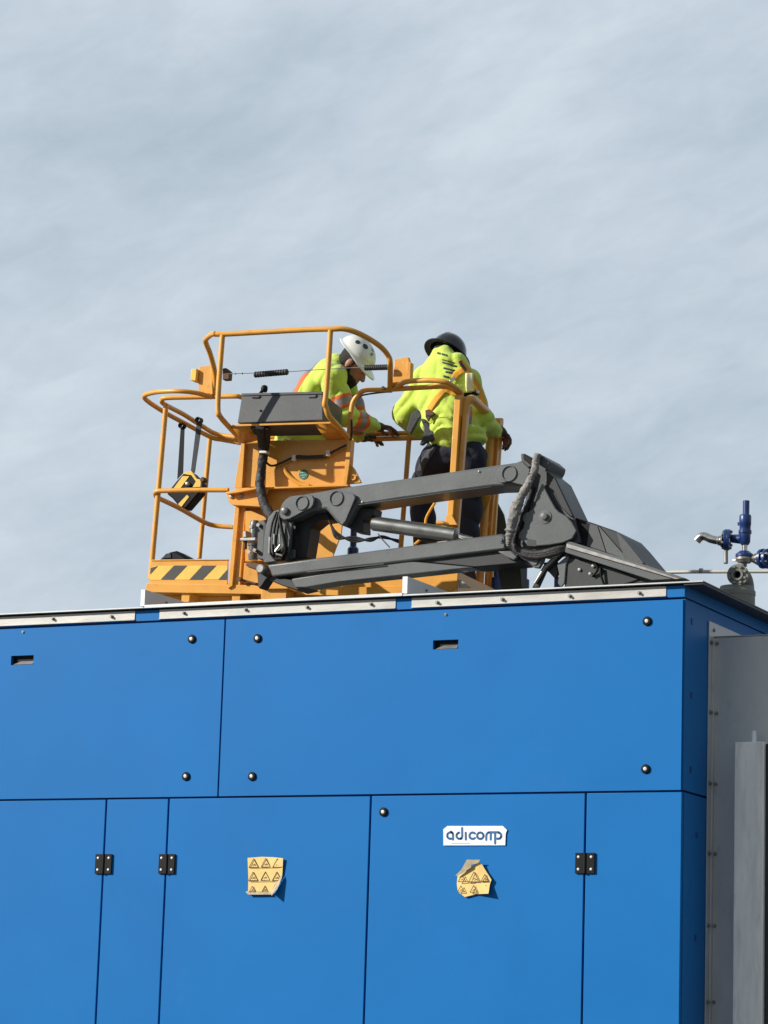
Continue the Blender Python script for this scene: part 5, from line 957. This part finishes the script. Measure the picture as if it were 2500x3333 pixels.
def hm(cen):
    mi = np.zeros(len(cen), int)
    for a_, b_, lo, hi, s_ in ((J['shR'], J['elR'], 0.50, 0.86, 0), (J['elR'], J['wrR'], 0.22, 0.66, 0), (J['shL'], J['elL'], 0.50, 0.86, 0), (J['elL'], J['wrL'], 0.2, 0.66, 0)):
        m_ = band(cen, a_, b_, lo, hi, 0.12); t1_, t2_ = lo+(hi-lo)*0.27, lo+(hi-lo)*0.73; g_ = band(cen, a_, b_, t1_, t2_, 0.12); mi[m_] = 1; mi[g_] = 2
    # stripe over the shoulder and down the back
    q = cen-v3(BK((1060, 1195), VL)); v_ = q@v3(Bb); f_ = q@v3(fr1); w_ = q@v3(up1v)
    d_ = np.abs(v_+0.120); back = (f_ < -0.005) & (w_ > -0.42) & (w_ < 0.05); mi[back & (d_ < 0.072)] = 1; mi[back & (d_ < 0.034)] = 2
    d2_ = np.abs(v_-0.125); mi[back & (d2_ < 0.050)] = 1; mi[back & (d2_ < 0.024)] = 2
    return mi
hd1 = skin_obj('hoodie', hood1, HX*0.9, ['lime', 'orange', 'reflect'], p1, post=lambda X, D: D+drape(X, 0.019, BK((975, 1430), VL).z)+wrinkle(X, 0.0055, 34), matfn=hm)
tr1 = [E_(J['pel'], cax, (0.178, 0.135, 0.13), 0.05)]
for s_ in 'LR': tr1 += [C_(J['hip'+s_], J['kn'+s_], 0.100, 0.078, 0.04), C_(J['kn'+s_], J['an'+s_], 0.078, 0.072, 0.03)]
skin_obj('trousers', tr1, HX, 'trou', p1, post=lambda X, D: D+wrinkle(X, 0.012, 26))
for s_ in 'LR': skin_obj('boot', SHOE(J['an'+s_], Ba), 0.008, 'boot', p1)
gloves(J, {'L': (hL, Bc), 'R': (hR, Bc), 'curl': 0.38}, p1)
hc = h1c; r1, f1, u1_ = axes(h1f, h1u)
hair = [E_(hc+u1_*0.030-f1*0.020, (r1, f1, u1_), (0.092, 0.110, 0.094), 0.02), E_(hc-u1_*0.033-f1*0.048, (r1, f1, u1_), (0.083, 0.064, 0.060), 0.03)]
skin_obj('hair', hair, 0.006, 'hair', p1, post=lambda X, D: np.maximum(D+wrinkle(X, 0.0015, 120), (X-v3(hc))@v3(f1)-0.026-0.45*np.maximum(0, (X-v3(hc))@v3(u1_)-0.01)))
beard = [E_(hc-u1_*0.080+f1*0.046, (r1, f1, u1_), (0.068, 0.062, 0.055), 0.02), C_(hc-u1_*0.110+f1*0.072, hc-u1_*0.140+f1*0.090, 0.036, 0.020, 0.03), E_(hc-u1_*0.035+f1*0.018, (r1, f1, u1_), (0.086, 0.022, 0.050), 0.02)]
skin_obj('beard', beard, 0.006, 'hair', p1, post=lambda X, D: np.maximum(D+wrinkle(X, 0.0015, 120), -(np.linalg.norm(X-v3(hc-u1_*0.042+f1*0.132), axis=-1)-0.042)))
ey = MB()
for s_ in (-1, 1): ey.lathe(hc+r1*0.033*s_+u1_*0.008+f1*0.093, f1, [(0, 0), (0.006, 0.001), (0.004, 0.006), (0, 0.007)], 10)
ey.build('eye', 'black', p1)
eb = MB()
for s_ in (-1, 1): eb.tube([hc+r1*0.014*s_+u1_*0.028+f1*0.094, hc+r1*0.032*s_+u1_*0.032+f1*0.092, hc+r1*0.050*s_+u1_*0.028+f1*0.080], 0.004, 8)
eb.build('eyebrow', 'hair', p1)
hat1u = (rot2(0.50, 0.86)-Bb*0.04).normalized(); h_c = BK(B1(1048, 435), VL-0.02)
ht1 = hat(h_c, h1f, hat1u, 'helmw', p1, 'hard_hat', False, 0.134, 0.112, 0.055)
TH = bvh(ht1)
for x, y, w, m_ in ((1060, 225, 0.017, 'hazb'), (1190, 300, 0.021, 'hazb'), (1310, 365, 0.013, 'reflect')):
    h_ = TH.ray_cast(CAM, ray(B1(x, y)).normalized())
    if h_[0] is not None:
        n_ = h_[1] if h_[1].dot(ray(B1(x, y))) < 0 else -h_[1]; mb = MB(); mb.lathe(h_[0]-n_*0.0005, n_, [(0, 0), (w, 0.0), (w, 0.0018), (0, 0.0026)], 18); mb.build('hat_sticker', m_, ht1)
lay(TH, [B1(1280, 420), B1(1320, 440)], 9, 'hat_sticker', 'reflect', ht1, off=0.002, thick=0.0008, n=4)
# visor edge strip (dark liner under the rim)
